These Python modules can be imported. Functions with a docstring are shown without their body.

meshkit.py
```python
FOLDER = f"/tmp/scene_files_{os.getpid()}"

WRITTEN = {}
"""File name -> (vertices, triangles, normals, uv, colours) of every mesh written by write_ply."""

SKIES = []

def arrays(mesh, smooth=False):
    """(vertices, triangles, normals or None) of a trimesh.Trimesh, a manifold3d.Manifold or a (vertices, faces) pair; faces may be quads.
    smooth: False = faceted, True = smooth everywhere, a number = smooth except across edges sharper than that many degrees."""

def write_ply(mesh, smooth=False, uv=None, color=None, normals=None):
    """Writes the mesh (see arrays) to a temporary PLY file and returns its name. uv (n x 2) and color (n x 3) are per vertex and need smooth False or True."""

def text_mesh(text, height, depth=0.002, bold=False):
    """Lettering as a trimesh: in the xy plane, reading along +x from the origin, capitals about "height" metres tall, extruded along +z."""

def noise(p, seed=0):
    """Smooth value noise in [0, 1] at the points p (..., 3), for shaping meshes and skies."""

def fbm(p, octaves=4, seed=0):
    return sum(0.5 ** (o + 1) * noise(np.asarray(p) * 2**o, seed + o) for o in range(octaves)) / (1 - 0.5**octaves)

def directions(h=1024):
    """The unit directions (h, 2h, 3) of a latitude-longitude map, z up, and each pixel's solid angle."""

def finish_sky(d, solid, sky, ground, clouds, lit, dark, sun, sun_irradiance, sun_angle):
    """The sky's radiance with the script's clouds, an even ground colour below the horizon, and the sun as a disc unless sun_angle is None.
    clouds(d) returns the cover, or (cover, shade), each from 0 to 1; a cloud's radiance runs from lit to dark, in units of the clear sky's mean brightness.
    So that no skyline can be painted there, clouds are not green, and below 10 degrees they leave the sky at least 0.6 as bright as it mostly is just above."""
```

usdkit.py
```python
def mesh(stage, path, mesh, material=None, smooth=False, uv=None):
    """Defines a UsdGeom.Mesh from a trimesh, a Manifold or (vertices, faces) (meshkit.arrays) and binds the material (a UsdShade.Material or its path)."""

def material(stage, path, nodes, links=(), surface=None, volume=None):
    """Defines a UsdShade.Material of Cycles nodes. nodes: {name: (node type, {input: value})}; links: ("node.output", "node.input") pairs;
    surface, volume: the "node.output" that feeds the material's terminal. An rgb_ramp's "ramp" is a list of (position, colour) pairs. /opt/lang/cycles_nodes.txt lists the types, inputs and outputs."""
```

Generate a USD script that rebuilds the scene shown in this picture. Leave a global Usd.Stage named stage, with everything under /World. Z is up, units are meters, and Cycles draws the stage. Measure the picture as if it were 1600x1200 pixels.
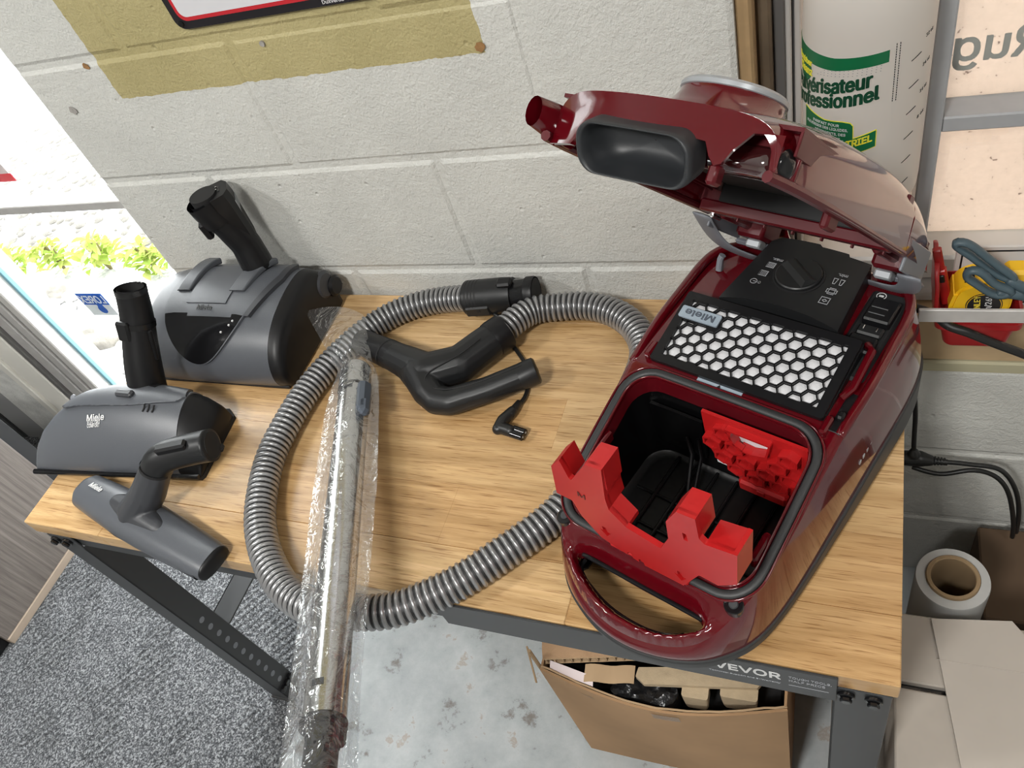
import math, random
import numpy as np, trimesh, manifold3d as mf
from shapely.geometry import Polygon, Point, box as sbox
from shapely import affinity, contains_xy
from scipy.spatial import Delaunay
from scipy.interpolate import CubicSpline, PchipInterpolator
from pxr import Usd, UsdGeom, UsdLux, UsdShade, Gf, Sdf, Vt
import usdkit, meshkit

random.seed(7); rng = np.random.default_rng(7)
stage = Usd.Stage.CreateInMemory()
UsdGeom.SetStageUpAxis(stage, 'Z'); UsdGeom.SetStageMetersPerUnit(stage, 1.0)
UsdGeom.Xform.Define(stage, '/World'); UsdGeom.Scope.Define(stage, '/World/Looks')

# ------------------------------------------------------------------ camera, sky, lamps
cam = UsdGeom.Camera.Define(stage, '/World/camera')
CR = np.array([[0.92199371, 0.27693991, -0.2706139], [0.04505344, -0.77087271, -0.63539393], [-0.3845748, 0.57363712, -0.72321689]])
CC = (0.76049084, -0.83127579, 1.57322145)
xf = np.eye(4); xf[0, :3] = CR[0]; xf[1, :3] = -CR[1]; xf[2, :3] = -CR[2]; xf[3, :3] = CC
cam.AddTransformOp().Set(Gf.Matrix4d(xf.tolist()))
cam.CreateHorizontalApertureAttr(36.0); cam.CreateVerticalApertureAttr(27.0)
cam.CreateFocalLengthAttr(36.0 * 1230.35 / 1600.0)
cam.CreateClippingRangeAttr(Gf.Vec2f(0.05, 200)); cam.CreateExposureAttr(0.0)
SKY = 3.0; LAMP = 98.0
dome = UsdLux.DomeLight.Define(stage, '/World/sky'); dome.CreateIntensityAttr(SKY); dome.CreateColorAttr(Gf.Vec3f(0.97, 0.99, 1.0))
LAMPS = [((-1.25, -1.25, 2.62), 0.34, 0.34, 0.78), ((0.30, -1.85, 2.62), 0.34, 0.34, 1.45), ((1.75, -1.3, 2.62), 0.34, 0.34, 0.30)]
for i, (p, w, d, k) in enumerate(LAMPS):
    L = UsdLux.RectLight.Define(stage, '/World/lamp_glow' + (f'_{i:03d}' if i else ''))
    L.CreateWidthAttr(w); L.CreateHeightAttr(d); L.CreateIntensityAttr(LAMP * k); L.CreateColorAttr(Gf.Vec3f(1.0, 0.985, 0.95))
    L.AddTranslateOp().Set(Gf.Vec3d(p[0], p[1], p[2] - 0.012))

# ------------------------------------------------------------------ helpers
class Fr:
    def __init__(s, o, deg): s.o = np.array(o, float); s.deg = deg
    def w(s, p):
        a = math.radians(s.deg); c, n = math.cos(a), math.sin(a); p = np.asarray(p, float)
        return np.stack([c*p[..., 0]-n*p[..., 1], n*p[..., 0]+c*p[..., 1], p[..., 2]], -1) + s.o
FW = Fr((0, 0, 0), 0)
FT = Fr((-0.39420195, -0.50649232, 0.76242758), -0.9595)        # table frame: x along the front, y to the wall, z over the top
FV = Fr((0.61598653, -0.3985957, 0.76242758), -21.4595)         # vacuum frame: x to its right, y to its rear, z over the table top
used = {}
def uniq(parent, name):
    k = used.get((parent, name), 0); used[(parent, name)] = k + 1
    return f'{parent}/{name}' + (f'_{k:03d}' if k else '')
BASE = {}
def thing(name, label, cat, base=(0, 0, 0), fr=FW, group=None, kind=None):
    p = uniq('/World', name); x = UsdGeom.Xform.Define(stage, p)
    x.AddTranslateOp().Set(Gf.Vec3d(*map(float, fr.w(np.array(base, float))))); x.AddRotateZOp().Set(fr.deg)
    o = x.GetPrim()
    if label: o.SetCustomDataByKey('label', label)
    if cat: o.SetCustomDataByKey('category', cat)
    if group: o.SetCustomDataByKey('group', group)
    if kind: o.SetCustomDataByKey('kind', kind)
    BASE[p] = np.array(base, float); return p
def tri(m):
    if isinstance(m, (list, tuple)) and m and not isinstance(m[0], np.ndarray): return trimesh.util.concatenate([tri(x) for x in m])
    if hasattr(m, 'to_mesh'):
        q = m.to_mesh(); return trimesh.Trimesh(np.array(q.vert_properties[:, :3]), np.array(q.tri_verts), process=False)
    return m
def part(parent, name, mesh, mat, smooth=35, label=None, kind=None, sub=None):
    m = tri(mesh).copy(); root = '/'.join(parent.split('/')[:3])
    m.apply_translation(-BASE[root]); p = uniq(parent, name)
    g = usdkit.mesh(stage, p, m, M[mat] if isinstance(mat, str) else mat, smooth)
    if label: g.GetPrim().SetCustomDataByKey('label', label)
    if kind: g.GetPrim().SetCustomDataByKey('kind', kind)
    return p
def group_part(parent, name, label=None):
    p = uniq(parent, name); x = UsdGeom.Xform.Define(stage, p)
    if label: x.GetPrim().SetCustomDataByKey('label', label)
    return p
def single(name, label, cat, mesh, mat, base=(0, 0, 0), fr=FW, group=None, kind=None, smooth=35):
    m = tri(mesh).copy(); m.apply_translation(-np.array(base, float)); p = uniq('/World', name)
    g = usdkit.mesh(stage, p, m, M[mat], smooth); x = UsdGeom.Xformable(g)
    x.AddTranslateOp().Set(Gf.Vec3d(*map(float, fr.w(np.array(base, float))))); x.AddRotateZOp().Set(fr.deg)
    o = g.GetPrim()
    for k, v in (('label', label), ('category', cat), ('group', group), ('kind', kind)):
        if v: o.SetCustomDataByKey(k, v)
    return p
def cbox(lo, hi, c=0.002):
    lo, hi = np.array(lo, float), np.array(hi, float); c = min(c, 0.45*min(hi-lo)); P = []
    for i in range(8):
        s = np.array([(i >> k) & 1 for k in range(3)]); v = np.where(s, hi, lo); d = np.where(s, -1, 1)*c
        for k in range(3):
            q = v + d; q[k] = v[k]; P.append(q)
    return trimesh.convex.convex_hull(np.array(P))
def obox(c, size, R=None, ch=0.002):
    s = np.array(size)/2; m = cbox(-s, s, ch)
    if R is not None: T = np.eye(4); T[:3, :3] = R; m.apply_transform(T)
    m.apply_translation(c); return m
def axes(z, x=None):
    z = np.array(z, float); z /= np.linalg.norm(z)
    x = np.array(x if x is not None else ((1, 0, 0) if abs(z[0]) < .9 else (0, 1, 0)), float); x = x - z*(x@z); x /= np.linalg.norm(x)
    return np.stack([x, np.cross(z, x), z], 1)
def place(m, o, x, y):
    m = m.copy(); x = np.array(x, float); x /= np.linalg.norm(x); y = np.array(y, float); y = y - x*(x@y); y /= np.linalg.norm(y)
    T = np.eye(4); T[:3, 0] = x; T[:3, 1] = y; T[:3, 2] = np.cross(x, y); T[:3, 3] = o; m.apply_transform(T); return m
def cyl(a, b, r, n=32, r2=None, ch=0.0):
    a, b = np.array(a, float), np.array(b, float); L = np.linalg.norm(b-a); r2 = r if r2 is None else r2; R = axes(b-a)
    pr = [(r-ch, 0), (r, ch), (r2, L-ch), (r2-ch, L)] if ch else [(r, 0), (r2, L)]
    m = lathe(pr, n); T = np.eye(4); T[:3, :3] = R; T[:3, 3] = a; m.apply_transform(T); return m
def gridmesh(V, closed_u=False, closed_v=False):
    n, k = V.shape[:2]; I = np.arange(n*k).reshape(n, k)
    if closed_u: I = np.vstack([I, I[:1]])
    if closed_v: I = np.hstack([I, I[:, :1]])
    a, b, c, d = I[:-1, :-1].ravel(), I[:-1, 1:].ravel(), I[1:, 1:].ravel(), I[1:, :-1].ravel()
    return V.reshape(-1, 3), np.vstack([np.stack([a, b, c], 1), np.stack([a, c, d], 1)])
def loft(rings, cap=True):
    V = np.array(rings, float); v, f = gridmesh(V, closed_v=True); k = V.shape[1]
    if cap:
        for i, flip in ((0, False), (len(V)-1, True)):
            c = len(v); v = np.vstack([v, V[i].mean(0)]); j = np.arange(k)+i*k; jn = np.roll(j, -1)
            f = np.vstack([f, np.stack([j, np.full(k, c), jn] if not flip else [jn, np.full(k, c), j], 1)])
    m = trimesh.Trimesh(v, f, process=False)
    if cap and m.volume < 0: m.invert()
    return m
def lathe(prof, n=48, cap=True):
    a = np.linspace(0, 2*np.pi, n, endpoint=False)
    return loft([np.stack([r*np.cos(a), r*np.sin(a), np.full(n, z)], 1) for r, z in prof], cap)
def frames(P):
    P = np.array(P, float); t = np.gradient(P, axis=0); t /= np.linalg.norm(t, axis=1, keepdims=True)
    u = np.cross(t[0], [0, 0, 1.0]); 
    if np.linalg.norm(u) < 1e-3: u = np.array([1.0, 0, 0])
    U = []
    for q in t:
        u = u - q*(u@q); u /= np.linalg.norm(u); U.append(u)
    U = np.array(U); return t, U, np.cross(U, t)
def sweep(P, r, n=20, cap=True, r2=None):
    "tube along P; r scalar or per point; r2 = half-size in the other direction"
    P = np.array(P, float); t, U, W = frames(P); r = np.broadcast_to(r, len(P)); r2 = r if r2 is None else np.broadcast_to(r2, len(P))
    a = np.linspace(0, 2*np.pi, n, endpoint=False)
    return loft([P[i]+U[i]*r[i]*np.cos(a)[:, None]+W[i]*r2[i]*np.sin(a)[:, None] for i in range(len(P))], cap)
def spl(P, n, closed=False):
    P = np.array(P, float); Q = np.vstack([P, P[:1]]) if closed else P
    s = np.r_[0, np.cumsum(np.sqrt(np.linalg.norm(np.diff(Q, axis=0), axis=1)))]
    c = CubicSpline(s, Q, bc_type='periodic' if closed else 'natural'); x = np.linspace(0, s[-1], 1500); D = c(x)
    L = np.r_[0, np.cumsum(np.linalg.norm(np.diff(D, axis=0), axis=1))]
    return np.stack([np.interp(np.linspace(0, L[-1], n, endpoint=not closed), L, D[:, k]) for k in range(P.shape[1])], 1)
def bones(B, ref=0.004, it=12):
    "one continuous smooth body from (point, radius, point, radius) bones"
    S = lambda p, r: mf.Manifold.sphere(r, 20).translate(list(map(float, p)))
    m = mf.Manifold.batch_boolean([mf.Manifold.batch_hull([S(a, ra), S(b, rb)]) for a, ra, b, rb in B], mf.OpType.Add)
    q = tri(m.refine_to_length(ref)); q.merge_vertices(); trimesh.smoothing.filter_taubin(q, iterations=it); return q
def prism(pts, h, holes=()):
    return trimesh.creation.extrude_polygon(Polygon(pts, holes) if not isinstance(pts, Polygon) else pts, h, engine='earcut')
def rrect(w, h, r, n=6):
    return Polygon(np.array(sbox(-w/2+r, -h/2+r, w/2-r, h/2-r).buffer(r, quad_segs=n).exterior.coords))
def trigrid(poly, step):
    "points and triangles filling a shapely polygon"
    poly = poly.simplify(1e-5); B = []
    for ring in [poly.exterior, *poly.interiors]:
        n = max(12, int(ring.length/step)); B += [ring.interpolate(i/n, normalized=True).coords[0] for i in range(n)]
        B += list(ring.coords)[:-1]
    x0, y0, x1, y1 = poly.bounds; G = np.stack(np.meshgrid(np.arange(x0, x1, step), np.arange(y0, y1, step)), -1).reshape(-1, 2)
    inn = poly.buffer(-step*0.45); G = G[contains_xy(inn, G[:, 0], G[:, 1])] if not inn.is_empty else G[:0]
    P = np.unique(np.round(np.vstack([np.array(B), G]), 6), axis=0); T = Delaunay(P).simplices; c = P[T].mean(1); T = T[contains_xy(poly.buffer(1e-6), c[:, 0], c[:, 1])]
    a = np.cross(np.c_[P[T[:, 1]]-P[T[:, 0]], np.zeros(len(T))], np.c_[P[T[:, 2]]-P[T[:, 0]], np.zeros(len(T))])[:, 2]
    T[a < 0] = T[a < 0][:, ::-1]; return P, T[np.abs(a) > 1e-12]
def shell(poly, step, top, bottom):
    "solid between two functions of (x, y) -> point"
    P, T = trigrid(poly, step); n = len(P); A, Bm = top(P), bottom(P)
    E = np.vstack([T[:, [0, 1]], T[:, [1, 2]], T[:, [2, 0]]]); key = {tuple(e) for e in map(tuple, E)}
    R = np.array([e for e in E if (e[1], e[0]) not in key])
    F = np.vstack([T, T[:, ::-1]+n, np.stack([R[:, 0], R[:, 0]+n, R[:, 1]+n], 1), np.stack([R[:, 0], R[:, 1]+n, R[:, 1]], 1)])
    m = trimesh.Trimesh(np.vstack([A, Bm]), F, process=False)
    if m.volume < 0: m.invert()
    return m
def text(s, h, o, x, y, d=0.0006, bold=True, center=False, width=None):
    m = meshkit.text_mesh(s, h, d, bold); b = m.bounds
    if width: m.apply_scale([width/(b[1, 0]-b[0, 0]), 1, 1]); b = m.bounds
    if center: m.apply_translation([-(b[0, 0]+b[1, 0])/2, -(b[0, 1]+b[1, 1])/2, 0])
    return place(m, o, x, y)
def smoothstep(a, b, x): t = np.clip((x-a)/(b-a), 0, 1); return t*t*(3-2*t)

# ------------------------------------------------------------------ materials
M = {}
def mat(name, nodes, links, surface='p.BSDF'):
    M[name] = usdkit.material(stage, '/World/Looks/'+name, nodes, links, surface=surface)
def pm(name, col, rough=0.5, metal=0.0, bump=None, vary=None, **kw):
    "plain principled; bump=(scale, strength, distance); vary=(scale, amount)"
    N = {'p': ('principled_bsdf', dict(base_color=col, roughness=rough, metallic=metal, **kw))}; L = []
    if bump or vary: N['tc'] = ('texture_coordinate', {})
    if bump:
        N['bn'] = ('noise_texture', dict(scale=bump[0], detail=4.0, roughness=0.6)); N['b'] = ('bump', dict(strength=bump[1], distance=bump[2]))
        L += [('tc.object', 'bn.vector'), ('bn.fac', 'b.height'), ('b.normal', 'p.normal')]
    if vary:
        a = vary[1]; N['vn'] = ('noise_texture', dict(scale=vary[0], detail=5.0, roughness=0.6))
        N['vr'] = ('rgb_ramp', dict(ramp=[(0.25, tuple(c*(1-a) for c in col)), (0.75, tuple(min(1, c*(1+a)) for c in col))]))
        L += [('tc.object', 'vn.vector'), ('vn.fac', 'vr.fac'), ('vr.color', 'p.base_color')]
    mat(name, N, L)
pm('red_gloss', (0.090, 0.0016, 0.0048), 0.10, coat_weight=0.6, coat_roughness=0.02)
pm('red_satin', (0.085, 0.0025, 0.006), 0.32)
pm('red_bright', (0.43, 0.010, 0.011), 0.38, vary=(40, 0.05))
pm('black_plastic', (0.007, 0.007, 0.008), 0.40, bump=(900, 0.12, 0.0003), specular_ior_level=0.35)
pm('liner_black', (0.0016, 0.0016, 0.0019), 0.38, specular_ior_level=0.35)
pm('black_gloss', (0.008, 0.008, 0.009), 0.12)
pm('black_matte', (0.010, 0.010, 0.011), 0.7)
pm('rubber', (0.022, 0.023, 0.024), 0.5, bump=(500, 0.1, 0.0003))
pm('bumper', (0.035, 0.036, 0.037), 0.5)
pm('grey_head', (0.082, 0.088, 0.100), 0.36, bump=(1400, 0.18, 0.0003), vary=(900, 0.12))
pm('grey_dark', (0.040, 0.042, 0.048), 0.42, bump=(1200, 0.15, 0.0003))
pm('grip_grey', (0.013, 0.0135, 0.0145), 0.40, bump=(1500, 0.12, 0.0003), specular_ior_level=0.38)
pm('grip_tray', (0.022, 0.024, 0.027), 0.45, bump=(1500, 0.15, 0.0003))
pm('hose_grey', (0.34, 0.34, 0.345), 0.27, metal=0.6)
pm('hose_gap', (0.010, 0.010, 0.011), 0.5)
pm('silver', (0.36, 0.38, 0.40), 0.34, metal=0.3)
pm('bracket_grey', (0.19, 0.20, 0.225), 0.4)
pm('mullion_grey', (0.36, 0.37, 0.385), 0.45, vary=(25, 0.08))
pm('latch_blue', (0.075, 0.090, 0.115), 0.35)
pm('steel', (0.60, 0.59, 0.57), 0.16, metal=1.0, bump=(60, 0.04, 0.001))
pm('chrome', (0.75, 0.75, 0.75), 0.12, metal=1.0)
pm('white_print', (0.62, 0.62, 0.62), 0.5); pm('grey_print', (0.33, 0.34, 0.36), 0.4); pm('dark_print', (0.015, 0.015, 0.016), 0.4)
pm('pad_white', (0.66, 0.66, 0.68), 0.9, bump=(400, 0.5, 0.001), vary=(120, 0.08))
pm('filter_grey', (0.30, 0.36, 0.42), 0.45); pm('filter_side', (0.42, 0.46, 0.46), 0.6); pm('green_print', (0.01, 0.16, 0.10), 0.4)
pm('frame_steel', (0.045, 0.047, 0.050), 0.42, metal=0.2, bump=(700, 0.1, 0.0003))
pm('cardboard', (0.365, 0.222, 0.115), 0.85, bump=(120, 0.15, 0.001), vary=(9, 0.10))
pm('cardboard_edge', (0.42, 0.29, 0.17), 0.9, bump=(150, 0.4, 0.001)); pm('cardboard_dark', (0.10, 0.062, 0.036), 0.9)
pm('kraft_paper', (0.40, 0.25, 0.14), 0.8, bump=(45, 0.9, 0.004)); pm('pulp', (0.47, 0.37, 0.245), 0.95, bump=(260, 0.7, 0.001), vary=(60, 0.08))
pm('cream_card', (0.41, 0.37, 0.325), 0.8, vary=(6, 0.10)); pm('cream_card_light', (0.45, 0.41, 0.365), 0.8, vary=(5, 0.06))
pm('black_bag', (0.012, 0.012, 0.013), 0.22, bump=(60, 0.8, 0.003))
pm('alu', (0.52, 0.505, 0.49), 0.45, metal=0.25, vary=(30, 0.10)); pm('alu_dark', (0.15, 0.145, 0.14), 0.5, metal=0.2); pm('alu_pale', (0.60, 0.585, 0.56), 0.45, metal=0.2)
pm('post_white', (0.74, 0.72, 0.66), 0.6, vary=(8, 0.05)); pm('plaster', (0.66, 0.66, 0.63), 0.85, bump=(130, 0.8, 0.003), vary=(25, 0.18))
pm('dark_wall', (0.045, 0.045, 0.047), 0.7); pm('grey_wall', (0.30, 0.30, 0.30), 0.8)
pm('sill_wood', (0.46, 0.33, 0.19), 0.7, vary=(12, 0.15)); pm('sill_trim', (0.43, 0.40, 0.27), 0.7); pm('jamb_wood', (0.36, 0.24, 0.12), 0.7, vary=(16, 0.25)); pm('jamb_dark', (0.13, 0.095, 0.06), 0.7, vary=(20, 0.3))
pm('bin_red', (0.34, 0.014, 0.016), 0.38); pm('tape_yellow', (0.84, 0.50, 0.012), 0.32); pm('tape_label', (0.012, 0.012, 0.013), 0.35); pm('yellow_print', (0.80, 0.62, 0.06), 0.4)
pm('scissor_grey', (0.060, 0.095, 0.115), 0.45); pm('knife_red', (0.42, 0.016, 0.016), 0.35)
pm('cord_black', (0.012, 0.012, 0.012), 0.4); pm('sign_black', (0.012, 0.010, 0.013), 0.4); pm('sign_red', (0.52, 0.02, 0.03), 0.35); pm('sign_white', (0.66, 0.66, 0.69), 0.35)
pm('core_card', (0.27, 0.185, 0.10), 0.85); pm('ceiling_white', (0.72, 0.72, 0.70), 0.9); pm('room_wall', (0.62, 0.61, 0.58), 0.9)
pm('label_green', (0.004, 0.125, 0.045), 0.4); pm('label_text', (0.004, 0.055, 0.026), 0.4); pm('label_yellow', (0.78, 0.72, 0.05), 0.4); pm('mark_dark', (0.02, 0.025, 0.025), 0.5)
pm('sticker_blue', (0.02, 0.12, 0.55), 0.5); pm('sticker_white', (0.85, 0.88, 0.92), 0.5); pm('sticker_red', (0.75, 0.03, 0.05), 0.5); pm('sticker_pale', (0.70, 0.60, 0.60), 0.5)
pm('vinyl_grey', (0.36, 0.355, 0.33), 0.6); pm('vinyl_crimson', (0.45, 0.01, 0.06), 0.6)
pm('stone_white', (0.88, 0.86, 0.82), 0.85, vary=(12, 0.08)); pm('rock', (0.33, 0.31, 0.28), 0.9, bump=(25, 0.9, 0.01), vary=(14, 0.25))
pm('lamp_case', (0.8, 0.8, 0.8), 0.5); pm('carton_white', (0.62, 0.60, 0.58), 0.7); pm('wood_strip', (0.34, 0.27, 0.21), 0.6); pm('wall_scuff', (0.33, 0.31, 0.29), 0.8, vary=(120, 0.3)); pm('rust_mark', (0.30, 0.16, 0.06), 0.8, vary=(160, 0.3))
pm('metal_bright', (0.6, 0.6, 0.6), 0.3, metal=1.0)

def wood(name, c0, c1, seed):
    mat(name, {'tc': ('texture_coordinate', {}), 'm': ('mapping', dict(scale=(5.0, 95.0, 40.0), location=(seed*3.1, seed*1.7, 0))),
               'm2': ('mapping', dict(scale=(2.2, 16.0, 12.0), location=(seed*1.3, seed*2.7, 1))), 'm3': ('mapping', dict(scale=(26.0, 520.0, 60.0), location=(seed, seed, 1))),
               'n': ('noise_texture', dict(scale=1.0, detail=5.0, roughness=0.65, distortion=0.5)), 'n2': ('noise_texture', dict(scale=1.0, detail=3.0, roughness=0.5, distortion=1.2)),
               'n3': ('noise_texture', dict(scale=1.0, detail=2.0)), 'pr': ('rgb_ramp', dict(ramp=[(0.56, (1, 1, 1)), (0.70, (0.50, 0.38, 0.27))])),
               'r': ('rgb_ramp', dict(ramp=[(0.30, c0), (0.52, tuple(0.5*(a+b) for a, b in zip(c0, c1))), (0.72, c1)])), 'r2': ('rgb_ramp', dict(ramp=[(0.3, (0.80, 0.77, 0.72)), (0.7, (1.08, 1.08, 1.08))])),
               'x': ('mix_color', dict(blend_type='multiply', fac=1.0)), 'y': ('mix_color', dict(blend_type='multiply', fac=0.75)),
               'b': ('bump', dict(strength=0.12, distance=0.0005)), 'p': ('principled_bsdf', dict(roughness=0.36, coat_weight=0.25, coat_roughness=0.22))},
        [('tc.object', 'm.vector'), ('tc.object', 'm2.vector'), ('tc.object', 'm3.vector'), ('m.vector', 'n.vector'), ('m2.vector', 'n2.vector'), ('m3.vector', 'n3.vector'), ('n.fac', 'r.fac'), ('n2.fac', 'r2.fac'), ('n3.fac', 'pr.fac'),
         ('r.color', 'x.a'), ('r2.color', 'x.b'), ('x.result', 'y.a'), ('pr.color', 'y.b'), ('y.result', 'p.base_color'), ('n.fac', 'b.height'), ('b.normal', 'p.normal')])
WT = [((0.44, 0.265, 0.110), (0.70, 0.48, 0.250)), ((0.47, 0.29, 0.125), (0.75, 0.53, 0.29)), ((0.40, 0.23, 0.090), (0.66, 0.435, 0.215)), ((0.49, 0.305, 0.135), (0.72, 0.505, 0.265))]
for i, (a, b) in enumerate(WT): wood(f'stave_{i}', a, b, i+1)
mat('cabinet_wood', {'tc': ('texture_coordinate', {}), 'm': ('mapping', dict(scale=(60, 60, 2.2))), 'n': ('noise_texture', dict(scale=1.4, detail=6.0, roughness=0.7, distortion=0.3)),
                     'r': ('rgb_ramp', dict(ramp=[(0.3, (0.075, 0.062, 0.054)), (0.7, (0.205, 0.178, 0.16))])), 'p': ('principled_bsdf', dict(roughness=0.5))},
    [('tc.object', 'm.vector'), ('m.vector', 'n.vector'), ('n.fac', 'r.fac'), ('r.color', 'p.base_color')])
# painted block: off-white latex with an older ochre field left on it, pits and drips as relief
def mth(t, v2=None, **k): d = dict(math_type=t, **k); d.update({'value2': v2} if v2 is not None else {}); return ('math', d)
mat('block_paint', {'g': ('geometry', {}), 's': ('separate_xyz', {}), 'ed': ('noise_texture', dict(scale=60, detail=3.0)), 'ede': ('map_range', dict(from_min=0.0, from_max=1.0, to_min=-0.004, to_max=0.004)),
                    'xo': ('math', dict(math_type='add')), 'zo': ('math', dict(math_type='add')),
                    'x1': ('math', dict(math_type='greater_than', value2=-0.2355)), 'x2': ('math', dict(math_type='less_than', value2=0.354)), 'z1': ('math', dict(math_type='greater_than', value2=1.1555)),
                    'a': ('math', dict(math_type='multiply')), 'bb': ('math', dict(math_type='multiply')),
                    'n': ('noise_texture', dict(scale=7, detail=4.0)), 'rw': ('rgb_ramp', dict(ramp=[(0.3, (0.575, 0.575, 0.545)), (0.7, (0.645, 0.645, 0.61))])), 'ro': ('rgb_ramp', dict(ramp=[(0.3, (0.40, 0.345, 0.165)), (0.7, (0.47, 0.405, 0.205))])),
                    'mx': ('mix_color', {}), 'f1': ('noise_texture', dict(scale=260, detail=3.0, roughness=0.6)), 'f2': ('noise_texture', dict(scale=70, detail=4.0, roughness=0.65)),
                    'vo': ('voronoi_texture', dict(scale=42, randomness=1.0)), 'vr': ('map_range', dict(from_min=0.0, from_max=0.16, to_min=-1.0, to_max=0.0, clamp=True)),
                    'sp': ('noise_texture', dict(scale=26, detail=2.0)), 'spr': ('map_range', dict(from_min=0.5, from_max=0.62, to_min=0.0, to_max=1.0, clamp=True)), 'vm': ('math', dict(math_type='multiply')),
                    'h1': ('math', dict(math_type='multiply', value2=0.55)), 'h2': ('math', dict(math_type='add')), 'h3': ('math', dict(math_type='add')),
                    'b': ('bump', dict(strength=0.6, distance=0.0040)), 'p': ('principled_bsdf', dict(roughness=0.45))},
    [('g.position', 's.vector'), ('g.position', 'ed.vector'), ('ed.fac', 'ede.value'), ('s.x', 'xo.value1'), ('ede.result', 'xo.value2'), ('s.z', 'zo.value1'), ('ede.result', 'zo.value2'),
     ('xo.value', 'x1.value1'), ('xo.value', 'x2.value1'), ('zo.value', 'z1.value1'), ('x1.value', 'a.value1'), ('x2.value', 'a.value2'), ('a.value', 'bb.value1'), ('z1.value', 'bb.value2'),
     ('g.position', 'n.vector'), ('n.fac', 'rw.fac'), ('n.fac', 'ro.fac'), ('rw.color', 'mx.a'), ('ro.color', 'mx.b'), ('bb.value', 'mx.fac'), ('mx.result', 'p.base_color'),
     ('g.position', 'f1.vector'), ('g.position', 'f2.vector'), ('g.position', 'vo.vector'), ('g.position', 'sp.vector'), ('sp.fac', 'spr.value'), ('vo.distance', 'vr.value'), ('vr.result', 'vm.value1'), ('spr.result', 'vm.value2'),
     ('f1.fac', 'h1.value1'), ('h1.value', 'h2.value1'), ('f2.fac', 'h2.value2'), ('h2.value', 'h3.value1'), ('vm.value', 'h3.value2'), ('h3.value', 'b.height'), ('b.normal', 'p.normal')])
mat('concrete_paint', {'g': ('geometry', {}), 'n': ('noise_texture', dict(scale=11, detail=7.0, roughness=0.68)), 'n2': ('noise_texture', dict(scale=3, detail=5.0, roughness=0.6)),
                       'r': ('rgb_ramp', dict(ramp=[(0.34, (0.19, 0.175, 0.16)), (0.385, (0.27, 0.28, 0.28)), (0.41, (0.36, 0.39, 0.40)), (0.60, (0.44, 0.465, 0.475)), (0.635, (0.36, 0.325, 0.29)), (0.68, (0.42, 0.40, 0.38))])),
                       'r2': ('rgb_ramp', dict(ramp=[(0.35, (0.86, 0.86, 0.86)), (0.65, (1.08, 1.08, 1.08))])), 'x': ('mix_color', dict(blend_type='multiply', fac=1.0)),
                       'b': ('bump', dict(strength=0.2, distance=0.002)), 'p': ('principled_bsdf', dict(roughness=0.42))},
    [('g.position', 'n.vector'), ('g.position', 'n2.vector'), ('n.fac', 'r.fac'), ('n2.fac', 'r2.fac'), ('r.color', 'x.a'), ('r2.color', 'x.b'), ('x.result', 'p.base_color'), ('n.fac', 'b.height'), ('b.normal', 'p.normal')])
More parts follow.
